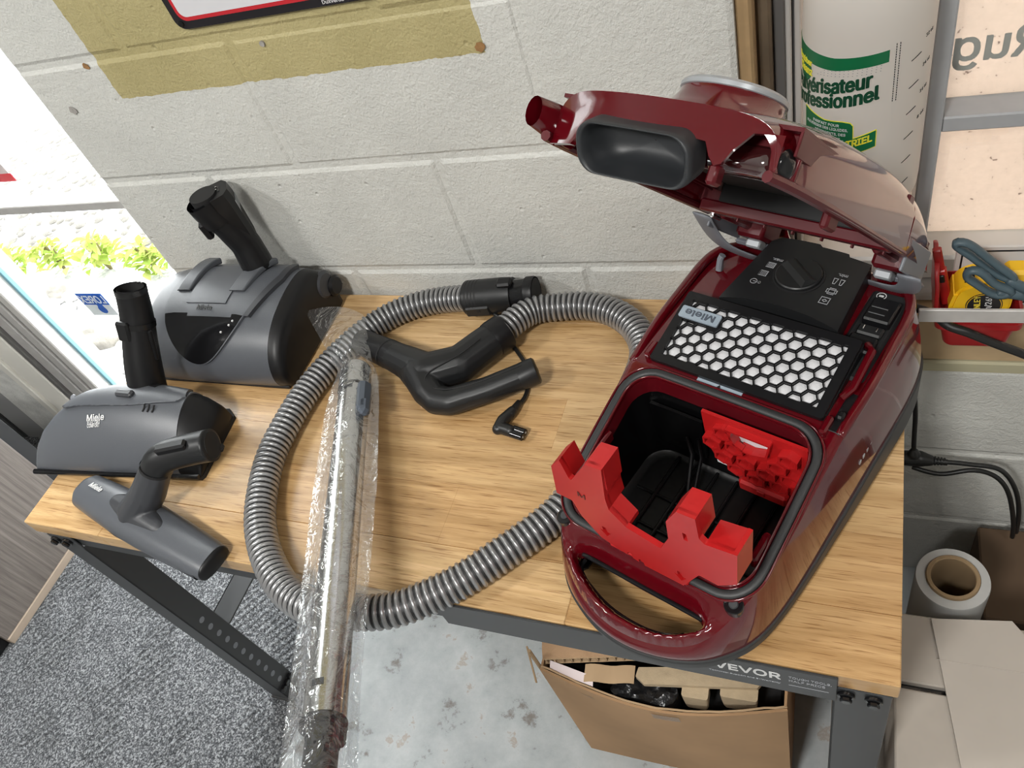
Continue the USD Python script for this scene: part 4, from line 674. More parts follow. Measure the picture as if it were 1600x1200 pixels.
# --- large power brush
A = thing('power_brush', 'large dark grey powerbrush with two foot pedals and black window against the wall', 'brush head', (.21, .39, 0), FT)
PA = spl([(.290, .006), (.2835, .022), (.288, .048), (.305, .073), (.335, .094), (.375, .107), (.42, .112), (.455, .107), (.478, .088), (.489, .055), (.490, .008)], 60)
xs = np.array([.056, .060, .072, .095, .13, .20, .27, .318, .338]); sc = np.array([.80, .865, .92, .96, .985, 1.0, .99, .975, .965])
def A_ring(x, k): return np.c_[np.full(60, x), .395+(PA[:, 0]-.395)*(.5+.5*k), PA[:, 1]*k]
SA = lambda x, v, d=0.0: None
kx = PchipInterpolator(xs, sc)
def A_pt(x, v, d=0.0):
    x, v = np.asarray(x, float), np.asarray(v, float); k = kx(np.clip(x, .056, .338)); i = np.clip(v, 0, 1)*59
    y = np.interp(i, np.arange(60), PA[:, 0]); z = np.interp(i, np.arange(60), PA[:, 1]); y2 = np.interp(np.clip(i+.5, 0, 59), np.arange(60), PA[:, 0]); z2 = np.interp(np.clip(i+.5, 0, 59), np.arange(60), PA[:, 1]); y1 = np.interp(np.clip(i-.5, 0, 59), np.arange(60), PA[:, 0]); z1 = np.interp(np.clip(i-.5, 0, 59), np.arange(60), PA[:, 1])
    ty, tz = y2-y1, z2-z1; L = np.hypot(ty, tz)+1e-9
    return np.stack([x, .395+(y-.395)*(.5+.5*k)-tz/L*d, z*k+ty/L*d], -1)
part(A, 'body', loft([A_ring(x, k) for x, k in zip(xs, sc)]), 'grey_head', 50)
part(A, 'end_cap', loft([A_ring(x, k) for x, k in ((.3382, .960), (.346, .945), (.353, .91), (.357, .84), (.3575, .70))]), 'black_plastic', 50); part(A, 'end_cap', loft([A_ring(x, k) for x, k in ((.0558, .79), (.050, .74), (.047, .62))]), 'black_plastic', 50)
part(A, 'sole', cbox((.058, .290, .001), (.350, .486, .009), .002), 'black_matte')
def A_patch(name, pts, d0, d1, m, lab=None, step=.006, smooth=40): part(A, name, shell(Polygon(pts), step, lambda P: A_pt(P[:, 0], P[:, 1], d1), lambda P: A_pt(P[:, 0], P[:, 1], d0)), m, smooth, lab)
crs = [(.118+.168*t_, .375-.235*math.sin(math.pi*t_)**.8) for t_ in np.linspace(0, 1, 24)]
A_patch('hood', crs[::-1]+[(.114, .42), (.112, .52), (.118, .66), (.130, .76), (.300, .78), (.318, .70), (.315, .60), (.303, .48), (.290, .40)], -.002, .0042, 'grey_head')
A_patch('hood_ridge', [(.286, .37), (.296, .37), (.328, .58), (.330, .70), (.318, .74), (.316, .60)], -.002, .0065, 'grey_dark')
cr2 = [(.121+.162*t_, .373-.228*math.sin(math.pi*t_)**.8) for t_ in np.linspace(0, 1, 24)]
A_patch('window', cr2+[(.270, .378), (.262, .378), (.262, .362), (.170, .362), (.170, .378), (.14, .378)], -.001, .0050, 'black_gloss', 'glossy black crescent window')
part(A, 'indicator', [cbox(A_pt(x, v, .005)-.0016, A_pt(x, v, .005)+.0016, .0005) for x, v in ((.268, .345), (.263, .325), (.250, .292))], 'white_print')
A_patch('panel', [(.160, .43), (.242, .43), (.250, .66), (.165, .66)], .001, .0060, 'grey_head')
for xa, xb in ((.128, .155), (.238, .268)):
    P_ = [A_pt((xa+xb)/2+(.022 if xa > .2 else .016)*t_, .50+.20*t_, .003+.008*t_+.0015*math.sin(math.pi*t_)) for t_ in np.linspace(0, 1, 12)]
    t3, u3, w3 = frames(P_); rr = np.array(rrect(xb-xa, .011, .003, 3).exterior.coords)[:-1]
    part(A, 'pedal', loft([P_[i]+np.array([1, 0, 0])*rr[:, :1]+np.cross([1, 0, 0], t3[i])*rr[:, 1:] for i in range(12)]), 'grey_head', 30)
part(A, 'pedal_shadow_line', [sweep([A_pt(x-.015, .50, .006), A_pt(x+.015, .50, .006)], .0009, 6) for x in (.1415, .253)], 'black_matte')
n_ = A_pt(.186, .395, .0052); tv = A_pt(.186, .43, .0052)-A_pt(.186, .37, .0052); part(A, 'lettering', text('Miele', .0085, n_, (1, 0, 0), tv, .0005, True, False, width=.031), 'dark_print', False)
part(A, 'axle_cover', [cyl((.326, .466, .060), (.3605, .466, .060), .024, 28, ch=.005)], 'grey_dark'); part(A, 'roller_wheel', cyl((.340, .480, .045), (.366, .480, .045), .018, 24, ch=.004), 'black_plastic')
# swivel neck leaning to the wall
NKZ = np.array([.034, .006, .020])
mv = lambda m: tri(m).copy().apply_translation(NKZ)
nk = group_part(A, 'neck', label='black swivel neck with contact socket')
part(nk, 'tube', mv(bones([((.226, .448, .100), .026, (.222, .455, .135), .0245), ((.222, .455, .135), .0245, (.206, .452, .205), .024), ((.206, .452, .205), .024, (.204, .452, .210), .0245)], .005, 8)), 'black_plastic', True)
part(nk, 'collar', mv([sweep([(.208, .4525, .188), (.2035, .4505, .212), (.2015, .4495, .228)], [.0275, .029, .0285], 28, cap=False), sweep([(.2035, .4505, .212), (.2015, .4495, .229)], [.0225, .0225], 28, cap=False), ]), 'black_plastic'); part(nk, 'bore', mv([sweep([(.2055, .4515, .200), (.2054, .4514, .2355)], [.0216, .0216], 28)]), 'black_matte')
ax_ = axes((-.06, -.03, 1), (.80, .60, 0)); nb = np.array([.2045, .451, .205])
back = Polygon([(.006, -.026), (.030, -.022), (.036, -.012), (.036, .012), (.030, .022), (.006, .026)])
part(nk, 'back_housing', mv([loft([nb+ax_[:, 2]*z+ (np.array([[.012, -.026], [.034, -.024], [.0415, -.012], [.0415, .012], [.034, .024], [.012, .026]])*k+np.array([dx, 0]))@ax_[:, :2].T for z, k, dx in ((.026, 1, 0), (.010, 1.02, 0), (-.06, .80, .002), (-.098, .55, .004))])]), 'black_plastic', 30)
part(nk, 'name_plate', mv([loft([nb+ax_[:, 2]*z+np.array([[.040+dx, -w_], [.0425+dx, -w_], [.0425+dx, w_], [.040+dx, w_]])@ax_[:, :2].T for z, w_, dx in ((.004, .013, .000), (-.05, .010, -.008), (-.08, .006, -.013))])]), 'silver', False)
part(nk, 'button', mv([obox(nb+ax_[:, 2]*-.022+ax_[:, 0]*-.026, (.012, .022, .030), ax_, .003)]), 'black_plastic'); part(nk, 'socket', mv([obox(nb+ax_[:, 2]*.0258+ax_[:, 0]*.0255, (.008, .015, .003), ax_, .001)]), 'black_gloss')
part(nk, 'contact_pin', mv([cyl(nb+ax_[:, 2]*.0265+ax_[:, 0]*.0255+ax_[:, 1]*s_*.0042, nb+ax_[:, 2]*.0295+ax_[:, 0]*.0255+ax_[:, 1]*s_*.0042, .0014, 8) for s_ in (-1, 1)]), 'chrome')
# --- electric brush, second head
FCo, ca = np.array([-.043, .086, 0]), math.radians(5.15)
Cw = lambda P: np.stack([FCo[0]+P[..., 0]*math.cos(ca)-P[..., 1]*math.sin(ca), FCo[1]+P[..., 0]*math.sin(ca)+P[..., 1]*math.cos(ca), P[..., 2]], -1)
C = thing('electric_brush', 'rounded grey electric brush head with three slots and an upright neck at the left edge', 'brush head', (.11, .15, 0), FT)
PC = spl([(0, .004), (-.003, .016), (.004, .032), (.030, .058), (.062, .079), (.090, .087), (.112, .082), (.124, .060), (.127, .030), (.127, .004)], 56)
ca_x = [0, .004, .015, .035, .065, .11, .17, .24, .285, .300]; ca_d = [.34, .42, .56, .70, .84, .95, 1.0, .99, .96, .945]; ca_h = [.30, .40, .54, .68, .83, .95, 1.0, .97, .90, .87]
C_ring = lambda x, d, h: Cw(np.c_[np.full(56, x), PC[:, 0]*d+.004*(1-d), PC[:, 1]*h])
part(C, 'body', loft([C_ring(*q) for q in zip(ca_x, ca_d, ca_h)]), 'grey_head', 50)
part(C, 'end_cap', loft([C_ring(x, d, h) for x, d, h in ((.3004, .935, .85), (.312, .93, .76), (.326, .90, .58), (.333, .86, .45), (.3345, .7, .3))]), 'black_plastic', 50)
part(C, 'sole', [loft([Cw(np.c_[np.array([.004, .332, .336, .334, .318, .05, .012])*1.0, np.array([-.004, -.004, .002, .112, .126, .118, .05]), np.full(7, z)]) for z in (.001, .007)])], 'black_matte', False)
part(C, 'front_lip', sweep(Cw(np.c_[np.linspace(.002, .332, 12), np.full(12, -.0035), np.full(12, .009)]), .0045, 10), 'black_gloss')
dC = PchipInterpolator(ca_x, ca_d); hC = PchipInterpolator(ca_x, ca_h)
def C_pt(x, v, d=0.0):
    x = np.asarray(x, float); i = np.asarray(v, float)*55; xc = np.clip(x, 0, .3); D, H = dC(xc), hC(xc); I = np.arange(56)
    y = np.interp(i, I, PC[:, 0])*D+.004*(1-D); z = np.interp(i, I, PC[:, 1])*H; ty = (np.interp(np.clip(i+.5, 0, 55), I, PC[:, 0])-np.interp(np.clip(i-.5, 0, 55), I, PC[:, 0]))*D; tz = (np.interp(np.clip(i+.5, 0, 55), I, PC[:, 1])-np.interp(np.clip(i-.5, 0, 55), I, PC[:, 1]))*H; L = np.hypot(ty, tz)+1e-9
    return Cw(np.stack([x, y-tz/L*d, z+ty/L*d], -1))
cp = [(.055, .60)]+[(.055+.245*t_, .50+.075*(2*t_-1)**2-.015) for t_ in np.linspace(.08, .96, 14)]+[(.300, .60), (.285, .75), (.23, .82), (.11, .80), (.07, .72)]
part(C, 'top_cover', shell(Polygon(cp), .007, lambda P: C_pt(P[:, 0], P[:, 1], .0032), lambda P: C_pt(P[:, 0], P[:, 1], -.001)), 'grey_head', 45)
for k in range(3):
    x = .236+.0085*k; part(C, 'slot', sweep([C_pt(x, .455, .0006), C_pt(x+.002, .475, .0012), C_pt(x+.004, .50, .0040)], .0013, 6), 'black_matte')
o_ = C_pt(.128, .395, .0005); tv = C_pt(.128, .43, .0005)-C_pt(.128, .36, .0005); xv = C_pt(.16, .395, .0005)-o_
part(C, 'lettering', text('Miele', .0095, o_, xv, tv, .0005, True, width=.036), 'white_print', False); part(C, 'small_lettering', [text('ELECTRO', .0055, C_pt(.131, .372, .0005), xv, tv, .0005, True, width=.026), text('COMFORT', .0055, C_pt(.131, .350, .0005), xv, tv, .0005, True, width=.026)], 'white_print', False)
part(C, 'light_spot', place(lathe([(.0001, 0), (.006, 0), (.005, .0022), (.0001, .0028)], 20), C_pt(.075, .63, .003), (1, 0, 0), (0, .8, .6)), 'bracket_grey')
nk = group_part(C, 'neck', label='black upright connecting neck')
nP = spl([(.147, .222, .062), (.150, .243, .098), (.156, .270, .140), (.162, .292, .178), (.166, .305, .207)], 20); nr = np.interp(np.linspace(0, 1, 20), [0, .25, .5, .8, 1], [.0285, .0275, .0255, .0235, .0225])
part(nk, 'tube', sweep(nP, nr, 30, cap=False), 'black_plastic', True); part(nk, 'bore', [sweep(nP[8:], nr[8:]-.003, 30, cap=False), sweep(nP[8:10], .018, 24)], 'black_matte', True)
part(nk, 'collar', [sweep(nP[-2:], nr[-1]+.0008, 30, cap=False), sweep(nP[12:14], nr[12]+.0012, 30, cap=False)], 'black_gloss'); an = axes(nP[-1]-nP[-4], (1, 0, 0))
part(nk, 'button', [obox(nP[12]-an[:, 1]*.0235-an[:, 0]*.004, (.024, .010, .032), an, .003)], 'black_plastic'); part(nk, 'side_rib', obox(nP[9]+an[:, 0]*.0255, (.006, .008, .050), an, .002), 'black_plastic')
part(nk, 'contact', [obox(nP[-1]+an[:, 1]*.020+an[:, 0]*dx, (.004, .003, .003), an, .0006) for dx in (-.004, .003)], 'chrome'); part(nk, 'hinge', [cyl((.118, .205, .066), (.190, .211, .066), .020, 28, ch=.003)], 'black_plastic'); part(nk, 'hinge_plate', obox((.143, .193, .088), (.034, .012, .016), None, .003), 'grey_dark')
# --- small floor nozzle with an elbow, over the front edge
D = thing('floor_nozzle', 'slim grey floor nozzle with bent neck hanging over the front left table edge', 'floor nozzle', (.24, .03, 0), FT)
e0, e1 = np.array([.084, .066, 0]), np.array([.397, -.011, 0]); dv = (e1-e0)/np.linalg.norm(e1-e0); nv = np.array([-dv[1], dv[0], 0]); Ld = np.linalg.norm(e1-e0)
def D_ring(t_, w_, h_, k=36):
    a = np.linspace(0, 2*np.pi, k, endpoint=False); y = np.sign(np.cos(a))*np.abs(np.cos(a))**.75*w_; z = np.where(np.sin(a) > 0, np.abs(np.sin(a))**.85*h_, -np.abs(np.sin(a))**.6*.008)+.0085
    return e0+dv*t_*Ld+y[:, None]*nv+np.c_[np.zeros((k, 2)), z]
part(D, 'body', loft([D_ring(t_, w_, h_) for t_, w_, h_ in ((0, .010, .008), (.012, .020, .014), (.05, .028, .019), (.2, .031, .022), (.40, .034, .026), (.55, .034, .026), (.75, .032, .023), (.95, .028, .019), (1.0, .026, .017))]), 'grey_head', 40)
part(D, 'end_cap', loft([D_ring(t_, w_, h_) for t_, w_, h_ in ((1.0005, .0255, .0165), (1.012, .024, .015), (1.016, .018, .010))]), 'black_plastic', 40); part(D, 'front_facet', loft([D_ring(t_, w_, h_)*1-nv*.0012+np.array([0, 0, -.0012]) for t_, w_, h_ in ((.03, .024, .014), (.4, .0335, .018), (.97, .0275, .014))], cap=False), 'grey_dark', 40)
part(D, 'bristle_strip', [cbox((-Ld/2+.012, -.022, .0006), (Ld/2-.006, .022, .004), .001).apply_transform(np.block([[np.stack([dv, nv, [0, 0, 1]], 1), ((e0+e1)/2)[:, None]], [np.zeros((1, 3)), np.ones((1, 1))]]))], 'black_matte')
part(D, 'neck', bones([((.232, .036, .022), .026, (.262, .055, .050), .0245), ((.262, .055, .050), .0245, (.287, .076, .082), .0215), ((.19, .045, .020), .016, (.232, .036, .022), .024), ((.29, .018, .020), .016, (.232, .036, .022), .024)], .004, 14), 'grey_dark', True)
Jn, Te = np.array([.289, .078, .085]), np.array([.374, .116, .099]); el_ = spl([Jn+np.array([-.001, -.001, -.003]), Jn+np.array([.008, .006, .008]), Jn+np.array([.026, .016, .013]), Te], 16)
part(D, 'elbow', sweep(el_, np.linspace(.0215, .0225, 16), 28), 'grip_grey', True); part(D, 'joint_ring', sweep([Jn+np.array([-.0015, -.0012, -.0022]), Jn+np.array([.001, .0008, .0014])], .0222, 28, cap=False), 'black_matte')
part(D, 'bore', sweep([Te-.0*el_[-1], Te+(el_[-1]-el_[-3])*.08], .0185, 24), 'black_matte'); ae = axes(el_[-1]-el_[-4], (0, 0, 1))
part(D, 'lock_button', [obox(el_[8]+ae[:, 0]*.021+ae[:, 1]*.008, (.012, .014, .046), ae, .003)], 'black_plastic'); part(D, 'release_clip', [obox(el_[11]-ae[:, 0]*.019-ae[:, 1]*.010, (.010, .012, .030), ae, .002), obox(el_[14]-ae[:, 0]*.0205-ae[:, 1]*.010, (.008, .012, .018), ae, .002)], 'black_plastic')
lo_ = e0+dv*.17*Ld+nv*.004+np.array([0, 0, .0325]); part(D, 'lettering', text('Miele', .0080, lo_-dv*.018, dv, nv*.95+np.array([0, 0, -.3]), .0005, True, width=.030), 'white_print', False)

# ------------------------------------------------------------------ hose with its handle and machine connector (table frame)
Hs = thing('suction_hose', 'grey corrugated suction hose looped over the table with black handle and connector', 'hose', (.45, .2, 0), FT)
HP = [(.612, .4730, .028), (.562, .474, .022), (.52, .463, .0215), (.483, .441, .0215), (.456, .412, .0215), (.434, .374, .0215), (.416, .329, .0215), (.402, .274, .0215), (.399, .215, .0215), (.403, .158, .0215), (.419, .105, .0215), (.442, .057, .0215), (.476, .014, .0220), (.517, -.020, .024), (.558, -.041, .026), (.605, -.049, .028), (.647, -.043, .026), (.686, -.032, .0235), (.72, -.012, .022), (.759, .019, .0215), (.795, .057, .0215), (.831, .098, .0215), (.858, .140, .0215), (.876, .20, .0215), (.893, .27, .0215), (.903, .33, .0215), (.905, .372, .0215), (.895, .405, .0215), (.870, .437, .0215), (.834, .459, .0215), (.793, .467, .0215), (.754, .462, .0225), (.725, .452, .0265), (.706, .432, .030), (.688, .400, .031)]
PITCH, RS = .0088, 8
L_ = np.linalg.norm(np.diff(spl(HP, 900), axis=0), axis=1).sum(); nr_ = int(L_/PITCH); hc = spl(HP, nr_*RS+1); ph = np.arange(len(hc)) % RS
rad = np.array([.0172, .0194, .0209, .0214, .0214, .0209, .0194, .0172])[ph]
t3, u3, w3 = frames(hc); aa = np.linspace(0, 2*np.pi, 22, endpoint=False)
HV = hc[:, None]+u3[:, None]*(rad[:, None]*np.cos(aa))[..., None]+w3[:, None]*(rad[:, None]*np.sin(aa))[..., None]; v_, f_ = gridmesh(HV, closed_v=True)
part(Hs, 'corrugated_hose', trimesh.Trimesh(v_, f_, process=False), 'hose_grey', True); part(Hs, 'hose_liner', sweep(hc[::RS], .0190, 20), 'hose_gap', True, label='dark grooves between the hose rings')
cn = group_part(Hs, 'machine_connector', label='black connector at the hose end by the wall')
cd = np.array([.119, .0115, .004]); cd /= np.linalg.norm(cd); c0 = np.array([.606, .4710, .0290]); K = lambda s_: c0+cd*s_; R_ = axes(cd, (0, 0, 1))
part(cn, 'barrel', sweep([K(0), K(.002), K(.060), K(.078)], [.0262, .0277, .0277, .0262], 36), 'grip_grey', 40); part(cn, 'collar', sweep([K(.0782), K(.082), K(.098), K(.1)], [.0228]*4, 36), 'black_gloss', 40)
part(cn, 'mouth', [sweep([K(.099), K(.101), K(.112), K(.114)], [.0240, .0254, .0254, .0240], 36, cap=False)], 'black_plastic'); part(cn, 'bore', sweep([K(.1005), K(.1142)], [.0222, .0222], 30), 'black_matte', 40)
part(cn, 'grip_groove', [sweep([K(.006+.0055*k), K(.0078+.0055*k)], .0279, 36, cap=False) for k in range(4)], 'black_matte'); part(cn, 'release_button', [obox(K(.071)+R_[:, 0]*.0262-R_[:, 1]*-.002, (.010, .018, .024), R_, .003)], 'black_plastic')
part(cn, 'side_plate', [obox(K(.026)+R_[:, 1]*.0185*1+R_[:, 0]*-.006, (.026, .014, .046), R_, .004)] if 0 else [obox(K(.024)+np.array([.002, -.0235, -.004]), (.022, .012, .044), R_, .004)], 'grip_grey'); part(cn, 'side_hole', cyl(K(.029)+np.array([.0, -.0295, -.002]), K(.029)+np.array([.0, -.0302, -.002]), .0028, 12), 'black_matte')
hd = group_part(Hs, 'handle', label='black wishbone shaped hose handle')
part(hd, 'body', bones([((.512, .353, .027), .0215, (.545, .340, .029), .0245), ((.545, .340, .029), .0245, (.600, .316, .032), .0300), ((.600, .316, .032), .0300, (.645, .336, .032), .0275), ((.645, .336, .032), .0275, (.672, .374, .032), .0270), ((.672, .374, .032), .0270, (.680, .385, .032), .0265),
     ((.590, .314, .031), .0290, (.612, .286, .028), .0240), ((.612, .286, .028), .0240, (.628, .274, .026), .0215), ((.628, .274, .026), .0215, (.650, .273, .025), .0200), ((.650, .273, .025), .0200, (.700, .296, .027), .0185), ((.700, .296, .027), .0185, (.750, .3245, .031), .0185), ((.560, .335, .029), .0255, (.612, .286, .028), .0220)], .0035, 8), 'grip_grey', True)
part(hd, 'end_ring', sweep([(.6785, .383, .032), (.6815, .3875, .032), (.692, .4025, .031), (.693, .404, .031)], [.0268, .0276, .0272, .024], 34, cap=False), 'black_plastic', 40); part(hd, 'neck', sweep([(.545, .340, .029), (.515, .3525, .027), (.480, .366, .025), (.455, .377, .024)], [.0235, .0228, .0215, .0205], 32), 'black_plastic', 40)
part(hd, 'neck_ring', sweep([(.5165, .3515, .0272), (.5145, .3525, .0272)], [.0234, .0234], 32, cap=False), 'black_matte'); part(hd, 'grip_end', sweep([(.742, .3195, .0302), (.755, .327, .0312), (.763, .3318, .0318), (.765, .333, .0319)], [.0185, .0195, .0190, .016], 28), 'grip_grey', 40)
def drape(P, r): return sweep(np.array(P), r, 6)
seam = spl([(.676, .362, .0588), (.655, .330, .0595), (.628, .306, .0585), (.614, .292, .0535), (.620, .282, .0490), (.648, .278, .0455), (.700, .299, .0456), (.748, .3255, .0500)], 60)
part(hd, 'seam', drape(seam, .0009), 'black_matte'); part(hd, 'slide_valve', obox((.583, .290, .016), (.012, .006, .007), None, .002), 'chrome')
cb = group_part(Hs, 'lead', label='short black lead with two-pin plug')
part(cb, 'cable', sweep(spl([(.653, .452, .016), (.666, .445, .014), (.676, .434, .0045), (.690, .412, .0035), (.706, .392, .0035), (.724, .372, .0035), (.740, .345, .0035), (.747, .305, .0045), (.741, .284, .008)], 40), .0031, 12), 'cord_black', True)
part(cb, 'strain_relief', sweep([(.743, .294, .007), (.7405, .280, .009), (.737, .268, .0105)], [.0045, .0058, .0068], 16), 'cord_black', True)
part(cb, 'plug', bones([((.739, .276, .010), .0070, (.731, .258, .011), .0085), ((.731, .258, .011), .0085, (.728, .244, .010), .0080), ((.729, .247, .010), .0085, (.746, .243, .010), .0085)], .002, 5), 'cord_black', True); pd = np.array([.97, -.22, 0]); pdn = np.array([.22, .97, 0])
part(cb, 'plug_face', [cyl(np.array([.748, .243, .0095])+pdn*s_*.0040, np.array([.768, .2385, .0095])+pdn*s_*.0040, .0052, 16, ch=.0008) for s_ in (-1, 1)], 'black_gloss'); part(cb, 'pin_hole', [cyl(np.array([.7679, .2385, .0098])+pdn*s_*.0040, np.array([.7684, .2384, .0098])+pdn*s_*.0040, .0016, 10) for s_ in (-1, 1)], 'silver')
# ------------------------------------------------------------------ telescopic tube and the bag around it
TA, TB = np.array([.4915, .2845, .036]), np.array([.7023, -.161, .097]); td = (TB-TA); TL = np.linalg.norm(td); td = td/TL
TP = lambda s_: TA+td*s_; TR = axes(td, (0, 0, 1)); side_ = np.cross([0, 0, 1], td)*1.0; side_ /= np.linalg.norm(side_); upn = np.cross(td, side_)
tb = thing('telescopic_tube', 'shiny stainless steel telescopic tube inside a clear bag, lying across the hose', 'tube', (.6, .06, 0), FT)
part(tb, 'steel_tube', sweep([TP(.020), TP(.0205), TP(TL+.018)], [.0215, .0222, .0222], 48), 'steel', 30); part(tb, 'steel_sleeve', sweep([TP(-.030), TP(-.028), TP(.0195), TP(.020)], [.0222, .0232, .0236, .0228], 48), 'steel', 30)
part(tb, 'seam_ring', sweep([TP(.0192), TP(.0215)], .0237, 40, cap=False), 'black_matte'); part(tb, 'socket', sweep([TP(-.0305), TP(-.0290)], .0195, 36), 'black_matte')
Sd = lambda s_, r_, a: TP(s_)+side_*r_*math.sin(a)+upn*r_*math.cos(a)
part(tb, 'release_latch', [obox(Sd(.055, .026, 1.05), (.016, .020, .062), np.stack([upn*math.cos(1.05)+side_*math.sin(1.05), np.cross(td, upn*math.cos(1.05)+side_*math.sin(1.05)), td], 1), .005), obox(Sd(.078, .029, 1.05), (.014, .016, .030), np.stack([upn*math.cos(1.05)+side_*math.sin(1.05), np.cross(td, upn*math.cos(1.05)+side_*math.sin(1.05)), td], 1), .005)], 'latch_blue')
part(tb, 'slot', [obox(Sd(.030, .0222, .05), (.0015, .013, .006), np.stack([upn, side_, td], 1), .0004)], 'black_matte'); part(tb, 'mark', [obox(Sd(TL-.012, .0222, .05), (.0012, .012, .007), np.stack([upn, side_, td], 1), .0004)], 'black_matte')
part(tb, 'inner_tube', sweep([TP(TL+.006), TP(TL+.30)], [.0165, .0165], 40), 'grip_grey', 40); part(tb, 'end_collar', sweep([TP(TL+.0182), TP(TL+.020), TP(TL+.026), TP(TL+.027)], [.0215, .0236, .0236, .020], 40), 'black_plastic', 40); part(tb, 'cord_clip', [obox(Sd(TL+.035, .0205, 1.35), (.012, .012, .030), np.stack([upn, side_, td], 1), .003), obox(Sd(TL+.050, .018, 1.2), (.008, .010, .010), np.stack([upn, side_, td], 1), .002)], 'black_plastic')
def bag_sheet(sgn):
    ss = np.linspace(-.034, TL+.27, 150); uu = np.linspace(-1, 1, 41); S_, U = np.meshgrid(ss, uu, indexing='ij')
    wl = np.interp(ss, [-.034, 0, .05, .2, .35, TL, TL+.27], [.026, .037, .042, .045, .044, .041, .044])[:, None]; wr = np.interp(ss, [-.034, 0, .05, .2, .35, TL, TL+.27], [.028, .036, .040, .043, .039, .036, .040])[:, None]
    W_ = np.where(U < 0, U*wl, U*wr)*(1+.05*(meshkit.fbm(np.stack([S_*14, U*0+sgn*3, U*0], -1), 3)-.5)*np.abs(U))
    rt = .0252; dome = np.sqrt(np.maximum(0, rt*rt-np.minimum(np.abs(W_), rt)**2)); lip = .0006
    base = dome*(1 if sgn > 0 else -.96); fl = np.maximum(0, np.abs(W_)-rt*.80)
    t_ = np.where(np.abs(W_) < rt*.80, base, sgn*rt*.60*np.exp(-fl/.0075))
    nz = (meshkit.fbm(np.stack([S_*30, W_*70, S_*0+sgn], -1), 4, 5)-.5)*.0055+(np.abs(meshkit.fbm(np.stack([S_*18+W_*60, W_*120-S_*10, S_*0], -1), 3, 9)-.5))*.005
    t_ = t_+sgn*np.abs(nz)*np.clip(1.15-np.abs(U)**6, .15, 1)+sgn*lip
    return TA+td*S_[..., None]+side_*W_[..., None]+upn*t_[..., None]
bg = thing('plastic_bag', 'crinkled clear plastic bag sleeve around the steel tube', 'bag', (.6, .06, 0), FT)
A1, A2 = bag_sheet(1), bag_sheet(-1); v1, f1 = gridmesh(A1); part(bg, 'upper_film', trimesh.Trimesh(v1, f1, process=False), 'poly_bag', True); v2, f2 = gridmesh(A2); part(bg, 'lower_film', trimesh.Trimesh(v2, f2[:, ::-1], process=False), 'poly_bag', True)
# loose open end of the bag, folded over the hose
e_ = A1[0]; n_ = len(e_); far = np.array([(.349, .405, .060), (.392, .412, .064), (.430, .412, .062), (.462, .402, .058)]); fx_ = spl(far, n_); st = []
for k, q in enumerate(np.linspace(0, 1, 26)):
    row = e_*(1-q)+fx_*q; row = row+np.array([0, 0, 1])*(.020*math.sin(math.pi*q)*0+.010*(meshkit.fbm(np.c_[row[:, :2]*60, np.zeros(n_)], 4, 3)-.5)[:, None]*math.sin(math.pi*min(1, q*1.4+.1))**1); row[:, 2] = np.maximum(row[:, 2], .045*q+row[:, 2]*(1-q)*1.0); st.append(row)
v3, f3 = gridmesh(np.array(st)); part(bg, 'open_end', trimesh.Trimesh(v3, f3, process=False), 'poly_bag', True)

# ------------------------------------------------------------------ under and beside the table
def sheet(V_, th=.003):
    "thick sheet from a grid of points"
    V_ = np.array(V_, float); du = np.gradient(V_, axis=0); dv_ = np.gradient(V_, axis=1); n = np.cross(du, dv_); n /= np.linalg.norm(n, axis=-1, keepdims=True)+1e-12; return slab(V_, V_+n*th)
Fb = Fr((.353, -.458, 0), 1.5)
B = thing('cardboard_box', 'open brown cardboard box stuffed with packaging under the table', 'box', (.19, .17, 0), Fb)
W_b, D_b, H_b = .360, .33, .405
xx = np.linspace(0, W_b, 25); zt = H_b-.020*np.sin(np.pi*np.clip(xx/W_b, 0, 1))**1.2-.002
part(B, 'front_panel', sheet([[(x, -.004*math.sin(math.pi*x/W_b), .001) for x in xx], [(x, -.016*math.sin(math.pi*x/W_b), .2) for x in xx], [(x, -.026*math.sin(math.pi*x/W_b), z) for x, z in zip(xx, zt)]], -.004), 'cardboard', 40)
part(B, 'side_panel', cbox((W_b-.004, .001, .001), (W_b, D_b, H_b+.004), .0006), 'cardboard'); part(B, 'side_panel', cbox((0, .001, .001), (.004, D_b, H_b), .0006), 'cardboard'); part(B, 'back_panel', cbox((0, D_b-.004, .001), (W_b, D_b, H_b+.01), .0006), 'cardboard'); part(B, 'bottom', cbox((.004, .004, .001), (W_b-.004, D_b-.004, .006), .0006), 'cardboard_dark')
fl_ = []
for i, x in enumerate(xx):
    fl_.append((x, -.026*math.sin(math.pi*x/W_b)+.002, zt[i]+.0005))
part(B, 'torn_edge', [sweep(np.array(fl_)+np.c_[np.zeros(25), rng.uniform(-.0008, .0008, 25), rng.uniform(0, .0018, 25)], .0017, 6)], 'cardboard_edge')
for a, b, z1 in ((.036, .080, .366), (.172, .212, .376)): part(B, 'clear_tape', sheet([[(x, -.0310*math.sin(math.pi*x/W_b)+.0012*k-.0012, z) for x in np.linspace(a, b, 6)] for k, z in enumerate(np.linspace(z1, z1-.030, 4))], -.0002), 'tape_clear')
part(B, 'torn_corner', [sheet([[(-.020+.004*k, .02-.01*k, H_b+.020-.009*k+.002*j) for j in range(3)] for k in range(5)], .0025), cyl((-.003, .002, H_b-.01), (-.006, .004, H_b+.05), .003, 6)], 'cardboard_edge')
hold = (.19, .17, .33)
ka_, kb_ = np.array([.006, .006]), np.array([.325, .068]); kd_ = (kb_-ka_)/np.linalg.norm(kb_-ka_); kn_ = np.array([-kd_[1], kd_[0]]); KL = np.linalg.norm(kb_-ka_)
